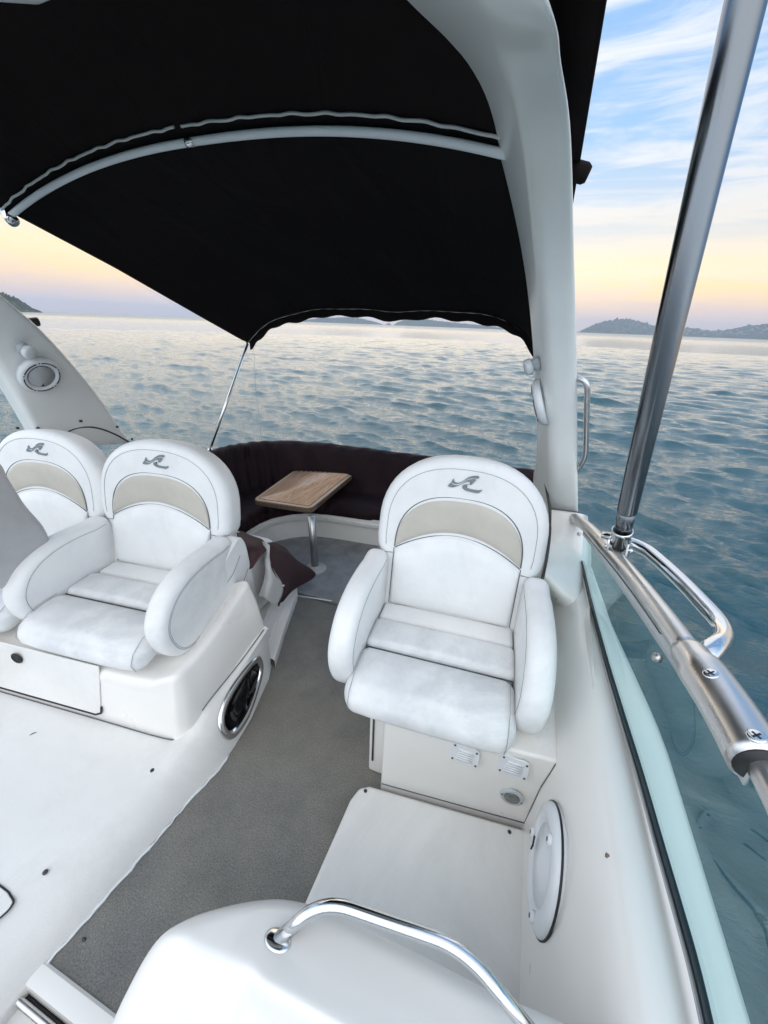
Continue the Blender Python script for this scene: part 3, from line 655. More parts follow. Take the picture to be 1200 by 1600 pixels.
G = 'white bucket seats with wave emblems'
seat.location = (-.172, 1.495, .61); seat.rotation_euler.z = .066; tag(seat, 'white bucket seat beside the windscreen above the vents and lamp', 'seat', G)
seatL1.location = (-1.80, 1.32, .552); seatL1.rotation_euler.z = .11; seatL1.scale = (1.08, 1.04, .96); seatL2.rotation_euler.z = .11; seatL2.scale = (1.04, 1, .95); tag(seatL1, 'white bucket seat nearest the walkway on the box with the porthole', 'seat', G)
seatL2.location = (-1.80-.81*math.cos(.11), 1.32-.81*math.sin(.11), .545); tag(seatL2, 'white bucket seat at the left edge half hidden by a grey bolster', 'seat', G)
# grey flipped-up bolster in front of the far seat
t = thing('grey_bolster', 'grey upholstered bolster at the left edge in front of the far bucket seat', 'cushion', (-2.05, .75, .8))
q = [PX(-190, 900, -2.16), PX(-190, 780, -2.16), PX(-120, 715, -2.16), PX(-45, 702, -2.16), PX(3, 722, -2.16), PX(20, 750, -2.16), PX(45, 790, -2.16), PX(78, 832, -2.16), PX(85, 880, -2.16), PX(40, 920, -2.16)]
b = new(); pad(b, c2([(p.y, p.z) for p in q], 5), lambda u, v, w: Vector((-2.165-.14+w, u, v)), .15, .045, .01); part('padding', b, VING, t)
# side shell of the walkway seat, running down to the moulded box
b = new(); q = [PX(x, y, -1.338) for x, y in ((372, 842), (384, 848), (392, 880), (402, 925), (408, 955), (380, 962), (345, 985), (318, 1000), (300, 1005), (300, 985), (325, 930), (350, 880))]; extrude_poly(b, c2([(p.y, p.z) for p in q], 4), lambda u, v, w: Vector((-1.43+w, u, v)), .092); o = part('seat_side_shell', b, VIN, hb, bevel=.012, seg=3)
for off_ in (0, 14):
    b = new(); tube(b, cr([PX(x+off_*.9, y+off_*1.5, -1.3375) for x, y in ((375, 868), (362, 900), (335, 935), (310, 965), (298, 990))], 4), .0016, 5); part('seam', b, SEAM, o)

# ------------------------------------------------------------------ windscreen
ws = thing('windscreen', 'side windscreen of greenish glass in an aluminium frame along the coaming', 'windscreen', (.47, 1.2, .72))
top = [PX(*q) for q in ()]
TOP = [Vector((.385, 2.18, .80)), PZ(889, 809, .90), PZ(915, 822, .99), PZ(945, 853, 1.08), PZ(985, 898, 1.14), PZ(1035, 962, 1.19), PZ(1085, 1032, 1.215), PZ(1135, 1104, 1.225), PZ(1185, 1190, 1.225), PZ(1235, 1290, 1.22), PZ(1300, 1450, 1.21), PZ(1420, 1720, 1.20)]
TP = cr(TOP, 6)
BOT = [PZ(885, 836, .79), PZ(905, 870, .765), PZ(922, 940, .74), PZ(945, 1030, .73), PZ(970, 1115, .73), PZ(1000, 1213, .73), PZ(1030, 1320, .73), PZ(1062, 1432, .73), PZ(1085, 1515, .73), PZ(1105, 1600, .73), PZ(1130, 1720, .73)]
BP = cr(BOT, 6)
def interpY(P, y):
    Ys = [p.y for p in P]; return Vector([float(np.interp(-y, [-v for v in Ys], [p[k] for p in P])) for k in range(3)])
bm = new(); rows = []
for y in np.linspace(2.06, .10, 60):
    a, b_ = interpY(BP, y), interpY(TP, y); rows.append([a+(b_-a)*s_ for s_ in np.linspace(0, 1, 8)])
grid(bm, rows); part('pane', bm, GLASS, ws)
bm = new(); rows = []
for y in np.linspace(2.02, .10, 60):
    a, b_ = interpY(BP, y), interpY(TP, y); d_ = (b_-a).normalized(); hgt = min(.036, (b_-a).length*.3); rows.append([a+d_*q+Vector((-.004, 0, 0)) for q in (0, hgt*.5, hgt)])
grid(bm, rows); part('bottom_seal', bm, TEALSEAL, ws, solid=.005)
b = new(); tube(b, [p+Vector((-.008, 0, .0)) for p in BP[1:]], .006, 8); part('bottom_trim', b, ALU, ws)
b = new(); tube(b, [BP[0], TP[6], TP[9], TP[12]], .009, 8); part('end_trim', b, ALU, ws)
# inner frame plate hanging below the rail
bm = new(); rows = []
for y in np.linspace(2.04, .62, 40):
    a, b_ = interpY(BP, y), interpY(TP, y); d = (a-b_).normalized(); L = (a-b_).length
    w = min(L*.55, .055+.02*math.sin((2.04-y)*2.1)); rows.append([b_+Vector((-.006, 0, 0))+d*(w*k) for k in (.15, .4, .7, 1)])
grid(bm, rows); part('frame_plate', bm, FPL, ws, solid=.006)
b = new(); tube(b, [interpY(TP, y)+(interpY(BP, y)-interpY(TP, y)).normalized()*.028+Vector((-.012, 0, 0)) for y in np.linspace(2.0, 1.02, 24)], .0065, 8); part('rail_gasket', b, DGREY, ws)
for px, py, y in ((907, 836, 0), (1034, 1030, 0)):
    yy = PX(px, py, .45).y; a, b_ = interpY(BP, min(2, yy)), interpY(TP, min(2, yy)); p = PX(px, py, .43)
    b = new(); cyl(b, p+Vector((-.004, 0, 0)), (-1, -.1, .3), .011, .014, 14); part('stud', b, PEWTER, ws)
i1 = min(range(len(TP)), key=lambda i: abs(TP[i].y-.93))
b = new(); tube(b, TP[3:i1+2], .0285, 20); part('top_rail', b, ALU, ws)
# cast sleeve with two cross-head screws
b = new(); SL = TP[i1:i1+15]; tube(b, [p+Vector((.004, 0, -.006)) for p in SL], [.031]+[.040]*2+[.047]*(len(SL)-3), 24, flat=1.0); slv = part('rail_sleeve', b, ALU, ws)
b = new(); tg_ = (SL[-1]-SL[-2]).normalized(); cyl(b, SL[-1]+Vector((.004, 0, -.006))+tg_*.001, tg_, .041, .003, 24); part('sleeve_mouth', b, BLK, slv)
def xscrew(p, nrm, r):
    nn = Vector(nrm).normalized(); b = new(); disc(b, p, nn, [(r, -.004), (r, .0015), (r*.8, .003), (.001, .003)], 22); o = part('screw', b, STEEL, slv)
    q = nn.to_track_quat('Z', 'Y').to_matrix(); b = new()
    for a in (.5, .5+math.pi/2):
        d = q @ Vector((math.cos(a), math.sin(a), 0)); s_ = q @ Vector((-math.sin(a), math.cos(a), 0))
        vs_ = [b.verts.new(Vector(p)+nn*.0035+d*(i*r*.55)+s_*(j*r*.12)) for i, j in ((-1, -1), (1, -1), (1, 1), (-1, 1))]; b.faces.new(vs_)
    part('cross_slot', b, BLK, o, smooth=False)
for px, py in ((1111, 1057), (1181, 1156)):
    d = (PZ(px, py, 1.2)-Vector((0, 0, CAM_H))); best = min(SL, key=lambda p: (p-Vector((0, 0, CAM_H))).normalized().dot(d.normalized())*-1)
    p = PZ(px, py, best.z+.030); a = (Vector((best.x+.004, p.y, best.z-.006))); nn = (p-a); nn.y = 0; nn.normalize()
    xscrew(a+nn*.0462, nn, .0145)
b = new(); tube(b, [p+Vector((.012, 0, -.012)) for p in TP[i1+13:]], .026, 16); part('inner_rail', b, ALU, ws)
# outer loop rail and pole socket
lp = thing('side_rail', 'bright steel loop rail bulging outward over the water from the windscreen frame', 'rail', tuple(PZ(1000, 860, 1.1)))
b = new(); tube(b, bend([PZ(940, 838, 1.09), PZ(1003, 853, 1.10), PZ(1062, 905, 1.10), PZ(1141, 990, 1.11), PZ(1080, 1042, 1.17)], .10, 8), .0265, 20); part('tube', b, STEEL, lp)
po = thing('support_pole', 'thick stainless support pole rising from a hinged socket on the windscreen rail', 'pole', tuple(PZ(967, 862, 1.12)))
P0 = PZ(966, 858, 1.125); d = ray(1170, -20); P1 = Vector((0, 0, CAM_H))+d*.67
ax = (P1-P0); L = ax.length; ax.normalize()
def along(t_): return P0+ax*t_
b = new(); tube(b, [along(.20), along(.205), P1+ax*.8], .033, 24); part('upper_tube', b, POLE, po)
b = new(); tube(b, [along(.085), along(.21)], .0295, 24); part('lower_tube', b, POLE, po)
b = new(); disc(b, along(.03), ax, [(.001, 0), (.030, 0), (.034, .004), (.034, .062), (.037, .064), (.037, .074), (.031, .076), (.0296, .07)], 28); part('socket', b, STEEL, po)
b = new(); bmesh.ops.create_uvsphere(b, u_segments=20, v_segments=12, radius=.024, matrix=Matrix.Translation(along(.015))); part('ball', b, BLK, po)
sd = Vector((1, -.35, .15)).normalized()
for s_ in (-1, 1):
    b = new(); c_ = along(.005)+sd*s_*.033
    pp = c2([(-.026, -.04), (.026, -.04), (.03, 0), (.02, .04), (-.02, .04), (-.03, 0)], 4)
    f_ = Vector((0, 0, 1)).cross(sd).normalized(); u_ = sd.cross(f_)
    extrude_poly(b, pp, lambda u, v, w: c_+f_*u+u_*v+sd*(w-.004), .008); part('clevis', b, STEEL, po, bevel=.002)
    b = new(); cyl(b, c_+sd*s_*.004, sd*s_, .009, .012, 8); part('bolt', b, STEEL, po)
b = new(); disc(b, P0+Vector((0, 0, -.05)), (0, 0, 1), [(.03, 0), (.032, .01), (.024, .022), (.015, .03), (.001, .032)], 24); part('pole_base', b, STEEL, po)
# side speaker on the inner wall
speaker('speaker', 'low white round speaker on the inner side wall beside the pad', PX(850, 1350, .316)-Vector((-.004, 0, 0)), (-1, 0, .06), (0, .6, 1), .163, mark=False, plain=True)
# its raised cover ring with lugs

# ------------------------------------------------------------------ table
zt = .545
tc = [PZ(394, 781, zt), PZ(486, 795, zt), PZ(555, 739, zt), PZ(459, 735, zt)]
tb = thing('cockpit_table', 'small walnut table with pale inlay on a single metal post', 'table', tuple(Vector((-1.43, 2.40, 0))))
def rounded(P, r, n=6):
    out = []
    for i in range(len(P)):
        C_, A_, B_ = P[i], P[i-1], P[(i+1) % len(P)]; p1 = C_+(A_-C_).normalized()*r; p2 = C_+(B_-C_).normalized()*r
        out += [p1*(1-t_)**2+C_*2*t_*(1-t_)+p2*t_*t_ for t_ in [k/n for k in range(n+1)]]
    return out
b = new(); P2 = rounded([Vector((p.x, p.y)) for p in tc], .06)
extrude_poly(b, P2, lambda u, v, w: Vector((u, v, zt-.047+w)), .045); top_ = part('tabletop', b, WOODE, tb, bevel=.010)
cx_ = sum(p[0] for p in P2)/len(P2); cy_ = sum(p[1] for p in P2)/len(P2)
ang = math.atan2((tc[2]-tc[1]).y, (tc[2]-tc[1]).x)
def ringpoly(P, d): return inset([(p[0], p[1]) for p in P], d)
b = new(); extrude_poly(b, ringpoly(P2, .006), lambda u, v, w: Vector((u, v, zt-.0015+w)), .0025); part('edge_inlay', b, INLAY, top_)
b = new(); extrude_poly(b, ringpoly(P2, .034), lambda u, v, w: Vector((u, v, zt+.0012+w)), .0022); part('seam_inlay', b, WOODE, top_)
bm = new(); extrude_poly(bm, ringpoly(P2, .038), lambda u, v, w: Vector((u, v, zt+.0036+w)), .0016); o = part('wood_panel', bm, WOOD, top_)
b = new()
for k in range(11):
    f0_, f1_ = (k+.15)/11, (k+.6)/11; q0 = tc[3].lerp(tc[2], .08+.84*f0_); q1 = tc[3].lerp(tc[2], .08+.84*f1_); nrm_ = Vector((0, -1, 0))
    tube(b, [q0+Vector((0, -.026, .0025)), q1+Vector((0, -.026, .0025))], .006, 6)
part('inlay_dashes', b, WOODE, top_)
b = new(); tube(b, [Vector((-1.426, 2.392, .03)), Vector((-1.44, 2.40, zt-.04))], .030, 24); part('post', b, PEWTER, tb)
b = new(); disc(b, Vector((-1.424, 2.392, .012)), (0, 0, 1), [(.095, 0), (.094, .004), (.06, .010), (.04, .014), (.036, .03), (.001, .03)], 28); part('floor_socket', b, mat('worn_paint', (.42, .42, .41), .7), tb)
# ------------------------------------------------------------------ aft lounge
lg = thing('aft_lounge', 'curved aft lounge under a tight burgundy black cover', 'lounge', (-1.2, 3.2, .3))
SE = off2(E2, 0)
def wr(i, k): return .010*math.sin(i*.9+k)+.007*math.sin(i*2.3+k*2)
N_ = len(E2)
outl = cr([(.35, 3.50, 0), (-.2, 3.48, 0), (-.8, 3.46, 0), (-1.35, 3.45, 0), (-1.85, 3.42, 0), (-2.25, 3.30, 0), (-2.52, 3.05, 0), (-2.62, 2.75, 0), (-2.64, 2.35, 0), (-2.62, 1.95, 0)], 5)
rows = []
for i in range(N_):
    a = E2[i]; o_ = outl[i]; dv = (o_-a); dv.z = 0; L_ = dv.length; dn = dv.normalized(); s_ = i/(N_-1)
    zt_ = .40; bt = .80+.03*math.sin(s_*5); bt = .795 if s_ < .5 else .795+.035*(s_-.5)*2
    sg = .012*math.sin(i*1.7)*(.4+.6*(abs(s_-.55) < .15))
    pts = [(-.045, .285), (-.075, .30), (-.078, .345), (-.05, .392+sg*.5), (.02, .412+sg), (.18, .405), (L_-.30, .395), (L_-.235, .40), (L_-.20, .44), (L_-.175, .55+sg), (L_-.15, .68), (L_-.13+sg*.5, bt-.035), (L_-.09, bt), (L_-.03, bt+.004), (L_+.02, bt-.025), (L_+.03, bt-.12), (L_+.03, .28)]
    ring = [a+dn*d_+Vector((0, 0, z_)) for d_, z_ in pts]; rows.append(cr(ring, 3))
fine = list(zip(*[cr(c_, 3) for c_ in zip(*rows)]))
for i, r_ in enumerate(fine):
    for j, p in enumerate(r_):
        am = .006*math.sin(i*1.1+j*.35)*math.sin(j*.21)+.005*math.sin(i*.47-j*.5); am += .016*math.sin(i*1.15+.02*j)*math.exp(-((i-88)/17)**2)*(j > 16); p += Vector((am*.4, -am*.7, am*.6))
bm = new(); grid(bm, fine); part('cover', bm, BUR, lg)
# tufted folds where the cover turns the corner
for k, i in enumerate((30, 33, 36, 39, 41)):
    i = min(i, N_-1); a = E2[i]; o_ = outl[i]; dn = (o_-a); L_ = dn.length; dn.normalize()
    sd_ = Vector((-dn.y, dn.x, 0))
    b = new(); tube(b, cr([a+dn*(L_-.03)+Vector((0, 0, .793)), a+dn*(L_-.10)+sd_*.006+Vector((0, 0, .795)), a+dn*(L_-.150)+sd_*.02+Vector((0, 0, .74)), a+dn*(L_-.16)+sd_*.05+Vector((0, 0, .66)), a+dn*(L_-.165)+sd_*.06+Vector((0, 0, .60))], 5), [.002]*2+[.010]*6+[.008]*6+[.003]*7, 8); part('fold', b, BUR, lg)
# ------------------------------------------------------------------ cushion and the loose canvas cover beside the walkway
cu = thing('lounge_seat', 'white seat end showing under a slipped burgundy cover behind the helm box', 'seat', (-1.5, 1.65, 0))
b = new(); rbox(b, (-1.66, 1.68, .39), (.58, .36, .44), .07, .01); part('cushion', b, VIN, cu)
b = new(); box(b, -1.95, -1.42, 1.46, 2.06, .05, .235); part('plinth', b, GEL, cu, bevel=.01)
cv = thing('loose_cover', 'burgundy canvas cover slipped off the side seat with its pale lining showing', 'cover', (-1.35, 1.8, .3))
def clothgrid(rows, name, m, par, amp=.006):
    f_ = [cr(r_, 8) for r_ in zip(*[cr(r_, 8) for r_ in rows])]; bm = new()
    for i, r_ in enumerate(f_):
        for j, p in enumerate(r_): p += Vector((amp*math.sin(i*.55+j*.2), amp*math.sin(j*.6-i*.3), amp*math.sin(i*.4+j*.5)))
    grid(bm, f_); return part(name, bm, m, par, solid=.004)
P = lambda x, y, X_: PX(x, y, X_)
clothgrid([[P(368, 828, -1.75), P(388, 834, -1.55), P(406, 842, -1.40), P(418, 850, -1.31)],
           [P(372, 850, -1.45), P(390, 856, -1.37), P(403, 862, -1.31), P(413, 862, -1.27)],
           [P(384, 880, -1.37), P(388, 888, -1.345), P(391, 890, -1.335), P(396, 882, -1.32)]], 'draped_corner', BURL, cv, .004)
clothgrid([[P(410, 846, -1.33), P(417, 848, -1.28), P(420, 852, -1.25)],
           [P(413, 872, -1.30), P(418, 875, -1.25), P(424, 884, -1.22)],
           [P(413, 905, -1.27), P(422, 905, -1.22), P(443, 917, -1.19)],
           [P(404, 932, -1.27), P(418, 938, -1.22), P(432, 946, -1.20)]], 'lining_fold', BUR_IN, cv, .003)
clothgrid([[P(418, 848, -1.30), P(432, 848, -1.34), P(444, 856, -1.36)],
           [P(419, 862, -1.25), P(446, 866, -1.30), P(466, 876, -1.33)],
           [P(424, 886, -1.22), P(456, 888, -1.27), P(494, 898, -1.30)],
           [P(442, 917, -1.19), P(450, 916, -1.24), P(462, 918, -1.28)],
           [P(434, 947, -1.21), P(437, 944, -1.24), P(441, 940, -1.26)]], 'hanging_flap', BURL, cv, .005)
b = new(); disc(b, P(443, 915, -1.18), (1, -.5, .3), [(.008, 0), (.008, .003), (.005, .005), (.001, .005)], 12); part('snap_stud', b, STEEL, cv)

# ------------------------------------------------------------------ sea
SEA_Z = -1.05
na = 1150; az = np.linspace(R(-100), R(100), na)
fr_ = np.concatenate([np.full(60, .016), np.full(560, .0052), np.full(150, .010), np.full(150, .024)]); rad = 2.2*np.exp(np.cumsum(fr_)); rad = np.append(rad, 9000.0); fr_ = np.append(fr_, .03); nr = len(rad)
A_, R_ = np.meshgrid(az, rad); X0 = R_*np.sin(A_)-.4; Y0 = R_*np.cos(A_)
dr = rad[:, None]*fr_[:, None]*np.ones((1, na)); da = R_*(az[1]-az[0]); step = np.maximum(dr, da)
Zs = np.zeros_like(X0); DX = np.zeros_like(X0); DY = np.zeros_like(X0)
wind = R(205)
for k in range(150):
    lam = float(np.exp(rng.uniform(math.log(.12), math.log(4.5)))); th = wind+rng.normal(0, .42); kk = 2*math.pi/lam; ph = rng.uniform(0, 6.28)
    amp = .0056*lam**.72*rng.uniform(.5, 1.3)*(.8 if lam > 2 else 1)
    m_ = (lam/step).max(1) > 3; fade = np.clip((lam/step[m_]-3.0)/2.5, 0, 1)
    a = kk*(X0[m_]*math.sin(th)+Y0[m_]*math.cos(th))+ph; ca = np.cos(a)*amp*.9*fade
    Zs[m_] += amp*fade*np.sin(a); DX[m_] += ca*math.sin(th); DY[m_] += ca*math.cos(th)
V_ = np.stack([X0+DX, Y0+DY, Zs+SEA_Z], -1).reshape(-1, 3)
idx = np.arange(na*nr).reshape(nr, na); F_ = np.stack([idx[:-1, :-1], idx[:-1, 1:], idx[1:, 1:], idx[1:, :-1]], -1).reshape(-1, 4)
me = bpy.data.meshes.new('sea'); me.vertices.add(len(V_)); me.vertices.foreach_set('co', V_.ravel().astype(np.float32))
me.loops.add(F_.size); me.loops.foreach_set('vertex_index', F_.ravel().astype(np.int32)); me.polygons.add(len(F_))
me.polygons.foreach_set('loop_start', np.arange(0, F_.size, 4, dtype=np.int32)); me.polygons.foreach_set('loop_total', np.full(len(F_), 4, np.int32))
me.update(); me.validate(); me.shade_smooth()
WAT = mat('sea_water', (.006, .055, .062), .05, IOR=1.65)
n_, l_, b_ = nodes(WAT)
c = ramp(WAT, noise(WAT, .05, 3), [(.35, (.003, .050, .066)), (.7, (.009, .076, .092))]); color(WAT, c)
q = bump(WAT, noise(WAT, .30, 5, .6, stretch=(1, 2.2, 1)), .30, .3); q = bump(WAT, noise(WAT, 1.6, 7, .68, stretch=(1, 2.4, 1), dist=.4), .42, .12, q); bump(WAT, noise(WAT, 6.5, 5, .7, stretch=(1, 2.4, 1), dist=.5), .6, .035, q)
geo = n_.new('ShaderNodeNewGeometry'); vl = n_.new('ShaderNodeVectorMath'); vl.operation = 'LENGTH'; l_.new(geo.outputs['Position'], vl.inputs[0])
mr_ = n_.new('ShaderNodeMapRange'); mr_.interpolation_type = 'SMOOTHSTEP'; mr_.inputs[1].default_value = 15; mr_.inputs[2].default_value = 700; mr_.inputs[3].default_value = .025; mr_.inputs[4].default_value = .30; l_.new(vl.outputs['Value'], mr_.inputs[0]); roughness(WAT, mr_.outputs[0])
me.materials.append(WAT); sea = bpy.data.objects.new('sea', me); COL.objects.link(sea); sea['kind'] = 'structure'
# open water behind the viewer
bm = new(); N2 = 40; inner = [Vector((2.2*math.sin(a)-.4, 2.2*math.cos(a), SEA_Z-.03)) for a in np.linspace(R(100), R(260), N2)]; outer = [Vector((9000*math.sin(a), 9000*math.cos(a), SEA_Z-.03)) for a in np.linspace(R(100), R(260), N2)]
loft(bm, [inner, outer], cap=False, closed=False); o = obj('open_water', bm, WAT); o['kind'] = 'structure'

# ------------------------------------------------------------------ distant land
def hillmat(name, c0, c1):
    m = mat(name, c0, .95, Specular_IOR_Level=.0); f = noise(m, .02, 10, .8); cc_ = ramp(m, f, [(.38, c0), (.6, c1)])
    g = noise(m, .06, 3, .8); color(m, mix(m, ramp(m, g, [(.60, (0,)*3), (.68, (1,)*3)]), cc_, (.34, .32, .30))); return m
HILL = hillmat('hill_scrub', (.035, .05, .03), (.09, .10, .065))
def ridge(name, prof, D, depth, label=None, m=HILL, rough=1.0):
    """prof: (pixel x, pixel y of the skyline); a hill at distance D metres with its own depth"""
    xs_ = np.linspace(prof[0][0], prof[-1][0], 220); rows = []
    cr_ = []
    for x in xs_:
        y = float(np.interp(x, [p[0] for p in prof], [p[1] for p in prof])); d = ray(x, y); h = math.hypot(d.x, d.y); hh_ = max(0, CAM_H+D*d.z/h-SEA_Z); cr_.append((d.x/h, d.y/h, hh_*(1+rng.normal(0, .045))+rng.normal(0, .012)*min(60, hh_)))
    ks = [0, .12, .25, .4, .55, .75, 1.0, 1.3, 1.8]
    for k in ks:
        hk = math.sin(min(1, k)*math.pi/2)**.9 if k <= 1 else max(0, 1-(k-1)/.8); row = []
        for i, (dx, dy, h) in enumerate(cr_):
            jit = (.10*math.sin(i*.9+k*9)+.08*math.sin(i*2.1-k*17))*min(1, k*2)*rough*(1 if k < 1 else 0)
            dd = D-depth*(1-k); row.append(Vector((dx*dd, dy*dd, SEA_Z-1+(h+1)*max(0, hk+hk*jit)*(1 if k else 0)+rng.normal(0, .010)*h*rough*(k > 0))))
        rows.append(row)
    bm = new(); grid(bm, rows); o = obj(name, bm, m); o['kind'] = 'structure'; return o
ridge('far_hills', [(880, 523), (905, 518), (925, 508), (945, 502), (960, 499), (985, 499), (1000, 503), (1020, 508), (1060, 512), (1090, 513), (1110, 517), (1130, 516), (1155, 512), (1175, 508), (1200, 506), (1240, 500), (1300, 512), (1380, 525)], 5200, 500)
ridge('headland', [(-200, 452), (-60, 452), (10, 459), (20, 463), (27, 466), (33, 470), (39, 474), (45, 477), (50, 481), (60, 484.5), (66, 487.5)], 1500, 160)
ridge('islands', [(470, 501), (500, 497), (540, 496), (560, 497), (580, 501), (596, 506), (603, 509)], 5200, 400)
ridge('islet', [(599, 509), (604, 506), (608, 504.5), (612, 508), (613, 510)], 4900, 60)
ridge('islands', [(612, 510), (622, 503), (636, 499), (655, 497.5), (690, 502), (720, 505), (760, 509), (800, 514), (830, 517)], 5100, 400)
# houses scattered over the near slope of the far hills
HOUSE = mat('pale_houses', (.30, .29, .27), .9)
bm = new()
for _ in range(260):
    x = rng.uniform(915, 1200); y = rng.uniform(503, 524); sk = np.interp(x, [905, 945, 985, 1020, 1090, 1130, 1200], [518, 502, 499, 508, 513, 516, 506])
    if y < sk+2: continue
    d = ray(x, y); h = math.hypot(d.x, d.y); k = min(.95, max(.05, (523-y)/(524-sk))); dd = 5200-500*(1-k*.7)-30; w_ = rng.uniform(3, 9); hh = rng.uniform(2, 5)
    box(bm, d.x/h*dd-w_, d.x/h*dd+w_, d.y/h*dd-6, d.y/h*dd+6, CAM_H+dd*d.z/h-hh, CAM_H+dd*d.z/h+hh*.6)
o = obj('hillside_town', bm, HOUSE, smooth=False); o['kind'] = 'stuff'; tag(o, 'hazy town of pale houses scattered over the far hills', 'town')

# ------------------------------------------------------------------ sky and sun
SUN_AZ, SUN_EL = R(-19), R(9)           # azimuth from +Y towards +X
w = bpy.data.worlds.new('World'); S.world = w; w.use_nodes = True; n = w.node_tree.nodes; l = w.node_tree.links
bg = n['Background']; out = n['World Output']
sky = n.new('ShaderNodeTexSky'); sky.sky_type = 'NISHITA'; sky.sun_disc = False; sky.sun_elevation = SUN_EL; sky.sun_rotation = SUN_AZ
sky.air_density = .5; sky.dust_density = .1; sky.ozone_density = 3.0
l.new(sky.outputs[0], bg.inputs[0]); bg.inputs[1].default_value = .05
tc_ = n.new('ShaderNodeTexCoord'); sp = n.new('ShaderNodeSeparateXYZ'); l.new(tc_.outputs['Generated'], sp.inputs[0])
def M(op, a, b=None, c=None, clamp=False):
    x = n.new('ShaderNodeMath'); x.operation = op; x.use_clamp = clamp
    for i, v in enumerate((a, b, c)):
        if v is None: continue
        if isinstance(v, (int, float)): x.inputs[i].default_value = v
        else: l.new(v, x.inputs[i])
    return x.outputs[0]
def RAMP(f, st, interp='EASE'):
    r = n.new('ShaderNodeValToRGB'); r.color_ramp.interpolation = interp; e = r.color_ramp.elements
    while len(e) < len(st): e.new(.5)
    for x, (p, c) in zip(e, st): x.position = p; x.color = (*c, 1)
    l.new(f, r.inputs[0]); return r.outputs[0]
zz = M('MAXIMUM', sp.outputs[2], 0.0)
# cloud sheet coordinates: the view direction projected on a high layer
den = M('ADD', zz, .11); vx = M('DIVIDE', sp.outputs[0], den); vy = M('DIVIDE', sp.outputs[1], den)
cb = n.new('ShaderNodeCombineXYZ'); l.new(vx, cb.inputs[0]); l.new(vy, cb.inputs[1])
mp = n.new('ShaderNodeMapping'); mp.inputs['Rotation'].default_value = (0, 0, R(28)); mp.inputs['Scale'].default_value = (.55, 1.5, 1); mp.inputs['Location'].default_value = (1.3, .4, 0); l.new(cb.outputs[0], mp.inputs[0])
def NOI(scale, det, rg, dist):
    t_ = n.new('ShaderNodeTexNoise'); t_.inputs['Scale'].default_value = scale; t_.inputs['Detail'].default_value = det; t_.inputs['Roughness'].default_value = rg; t_.inputs['Distortion'].default_value = dist; l.new(mp.outputs[0], t_.inputs[0]); return t_.outputs['Fac']
n1 = NOI(.9, 8, .58, .9); n2 = NOI(3.0, 7, .6, 1.4)
cl = M('ADD', M('MULTIPLY', n1, .7), M('MULTIPLY', n2, .3))
cov = n.new('ShaderNodeMapRange'); cov.interpolation_type = 'SMOOTHSTEP'; cov.inputs[1].default_value = .43; cov.inputs[2].default_value = .58; l.new(cl, cov.inputs[0])
# sky colours by elevation
grad = RAMP(zz, [(0, (.90, .66, .60)), (.035, (1.02, .70, .50)), (.075, (1.36, .92, .36)), (.12, (1.30, .98, .48)), (.16, (.86, .82, .74)), (.22, (.56, .70, .86)), (.30, (.30, .57, .90)), (.45, (.19, .47, .90)), (1, (.30, .52, .85))], 'LINEAR')
cloudc = RAMP(zz, [(0, (.80, .66, .66)), (.05, (1.05, .72, .56)), (.10, (1.28, .98, .60)), (.16, (1.0, .90, .74)), (.25, (.90, .90, .90)), (.5, (.95, .97, 1.0)), (1, (1.0, 1.02, 1.06))], 'LINEAR')
mxr = n.new('ShaderNodeMix'); mxr.data_type = 'RGBA'; l.new(M('MULTIPLY', cov.outputs[0], .85), mxr.inputs[0]); l.new(grad, mxr.inputs[6]); l.new(cloudc, mxr.inputs[7])
# warmer and brighter towards the sun, cooler away from it
sd_ = Vector((math.sin(SUN_AZ)*math.cos(SUN_EL), math.cos(SUN_AZ)*math.cos(SUN_EL), math.sin(SUN_EL)))
vm = n.new('ShaderNodeVectorMath'); vm.operation = 'DOT_PRODUCT'; l.new(tc_.outputs['Generated'], vm.inputs[0]); vm.inputs[1].default_value = sd_
glow = RAMP(vm.outputs['Value'], [(0, (0, 0, 0)), (.45, (.0, .0, .0)), (.80, (.07, .06, .04)), (.93, (.14, .115, .07)), (.985, (.20, .165, .10)), (1, (.24, .20, .12))], 'EASE')
ad = n.new('ShaderNodeMix'); ad.data_type = 'RGBA'; ad.blend_type = 'ADD'; ad.inputs[0].default_value = 1; l.new(mxr.outputs[2], ad.inputs[6]); l.new(glow, ad.inputs[7])
back = n.new('ShaderNodeMapRange'); back.inputs[1].default_value = .42; back.inputs[2].default_value = -.55; back.inputs[3].default_value = 1; back.inputs[4].default_value = 2.6; l.new(sp.outputs[1], back.inputs[0])
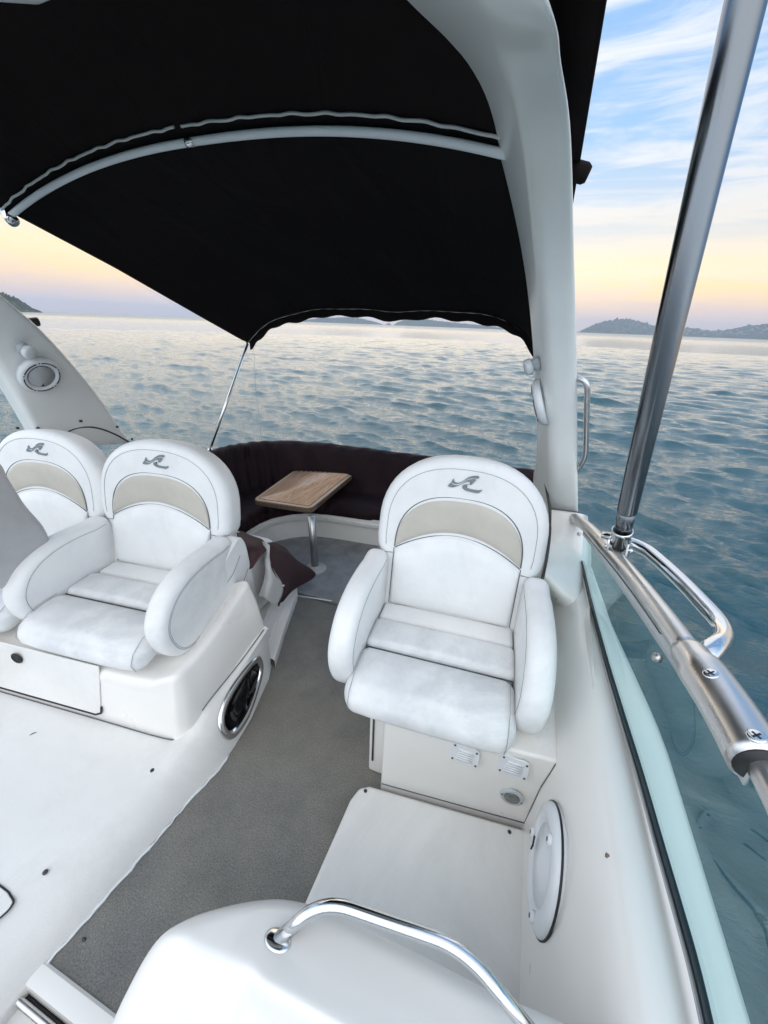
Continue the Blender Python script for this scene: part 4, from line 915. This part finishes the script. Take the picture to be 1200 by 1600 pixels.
bk = n.new('ShaderNodeMapRange'); bk.inputs[1].default_value = .35; bk.inputs[2].default_value = -.45; bk.inputs[3].default_value = 0; bk.inputs[4].default_value = .85; l.new(sp.outputs[1], bk.inputs[0])
veil = n.new('ShaderNodeMix'); veil.data_type = 'RGBA'; l.new(bk.outputs[0], veil.inputs[0]); l.new(ad.outputs[2], veil.inputs[6]); l.new(RAMP(zz, [(0, (.66, .79, .93)), (.4, (.80, .84, .885)), (1, (.89, .865, .83))], 'LINEAR'), veil.inputs[7])
bg2 = n.new('ShaderNodeBackground'); l.new(veil.outputs[2], bg2.inputs[0]); l.new(M('MULTIPLY', back.outputs[0], .56), bg2.inputs[1])
sh = n.new('ShaderNodeMixShader'); sh.inputs[0].default_value = .85; l.new(bg.outputs[0], sh.inputs[1]); l.new(bg2.outputs[0], sh.inputs[2]); l.new(sh.outputs[0], out.inputs[0])
sl = bpy.data.lights.new('sun', 'SUN'); sl.energy = .5; sl.angle = R(90); sl.color = (1, .86, .68); so = bpy.data.objects.new('sun', sl); COL.objects.link(so)
so.rotation_euler = (-sd_).to_track_quat('-Z', 'Y').to_euler(); so.location = (0, 0, 30)
# air
bm = new(); box(bm, -9500, 9500, -9500, 9500, SEA_Z-6, 230)
HZ = bpy.data.materials.new('haze'); HZ.use_nodes = True; hn = HZ.node_tree.nodes; hn.remove(hn['Principled BSDF'])
pv = hn.new('ShaderNodeVolumePrincipled'); pv.inputs['Color'].default_value = (.72, .83, 1.0, 1); pv.inputs['Density'].default_value = .00014; pv.inputs['Anisotropy'].default_value = .2
HZ.node_tree.links.new(pv.outputs[0], hn['Material Output'].inputs['Volume'])
USE_HAZE = True
if USE_HAZE:
    o = obj('haze', bm, HZ, smooth=False); o['kind'] = 'stuff'

# ------------------------------------------------------------------ render look
vs = S.view_settings; vs.view_transform = 'Standard'; vs.look = 'None'; vs.exposure = 1.06; vs.gamma = 1
S.cycles.max_bounces = 10; S.cycles.transparent_max_bounces = 12; S.cycles.glossy_bounces = 6; S.cycles.caustics_reflective = False; S.cycles.caustics_refractive = False
S.cycles.use_denoising = True
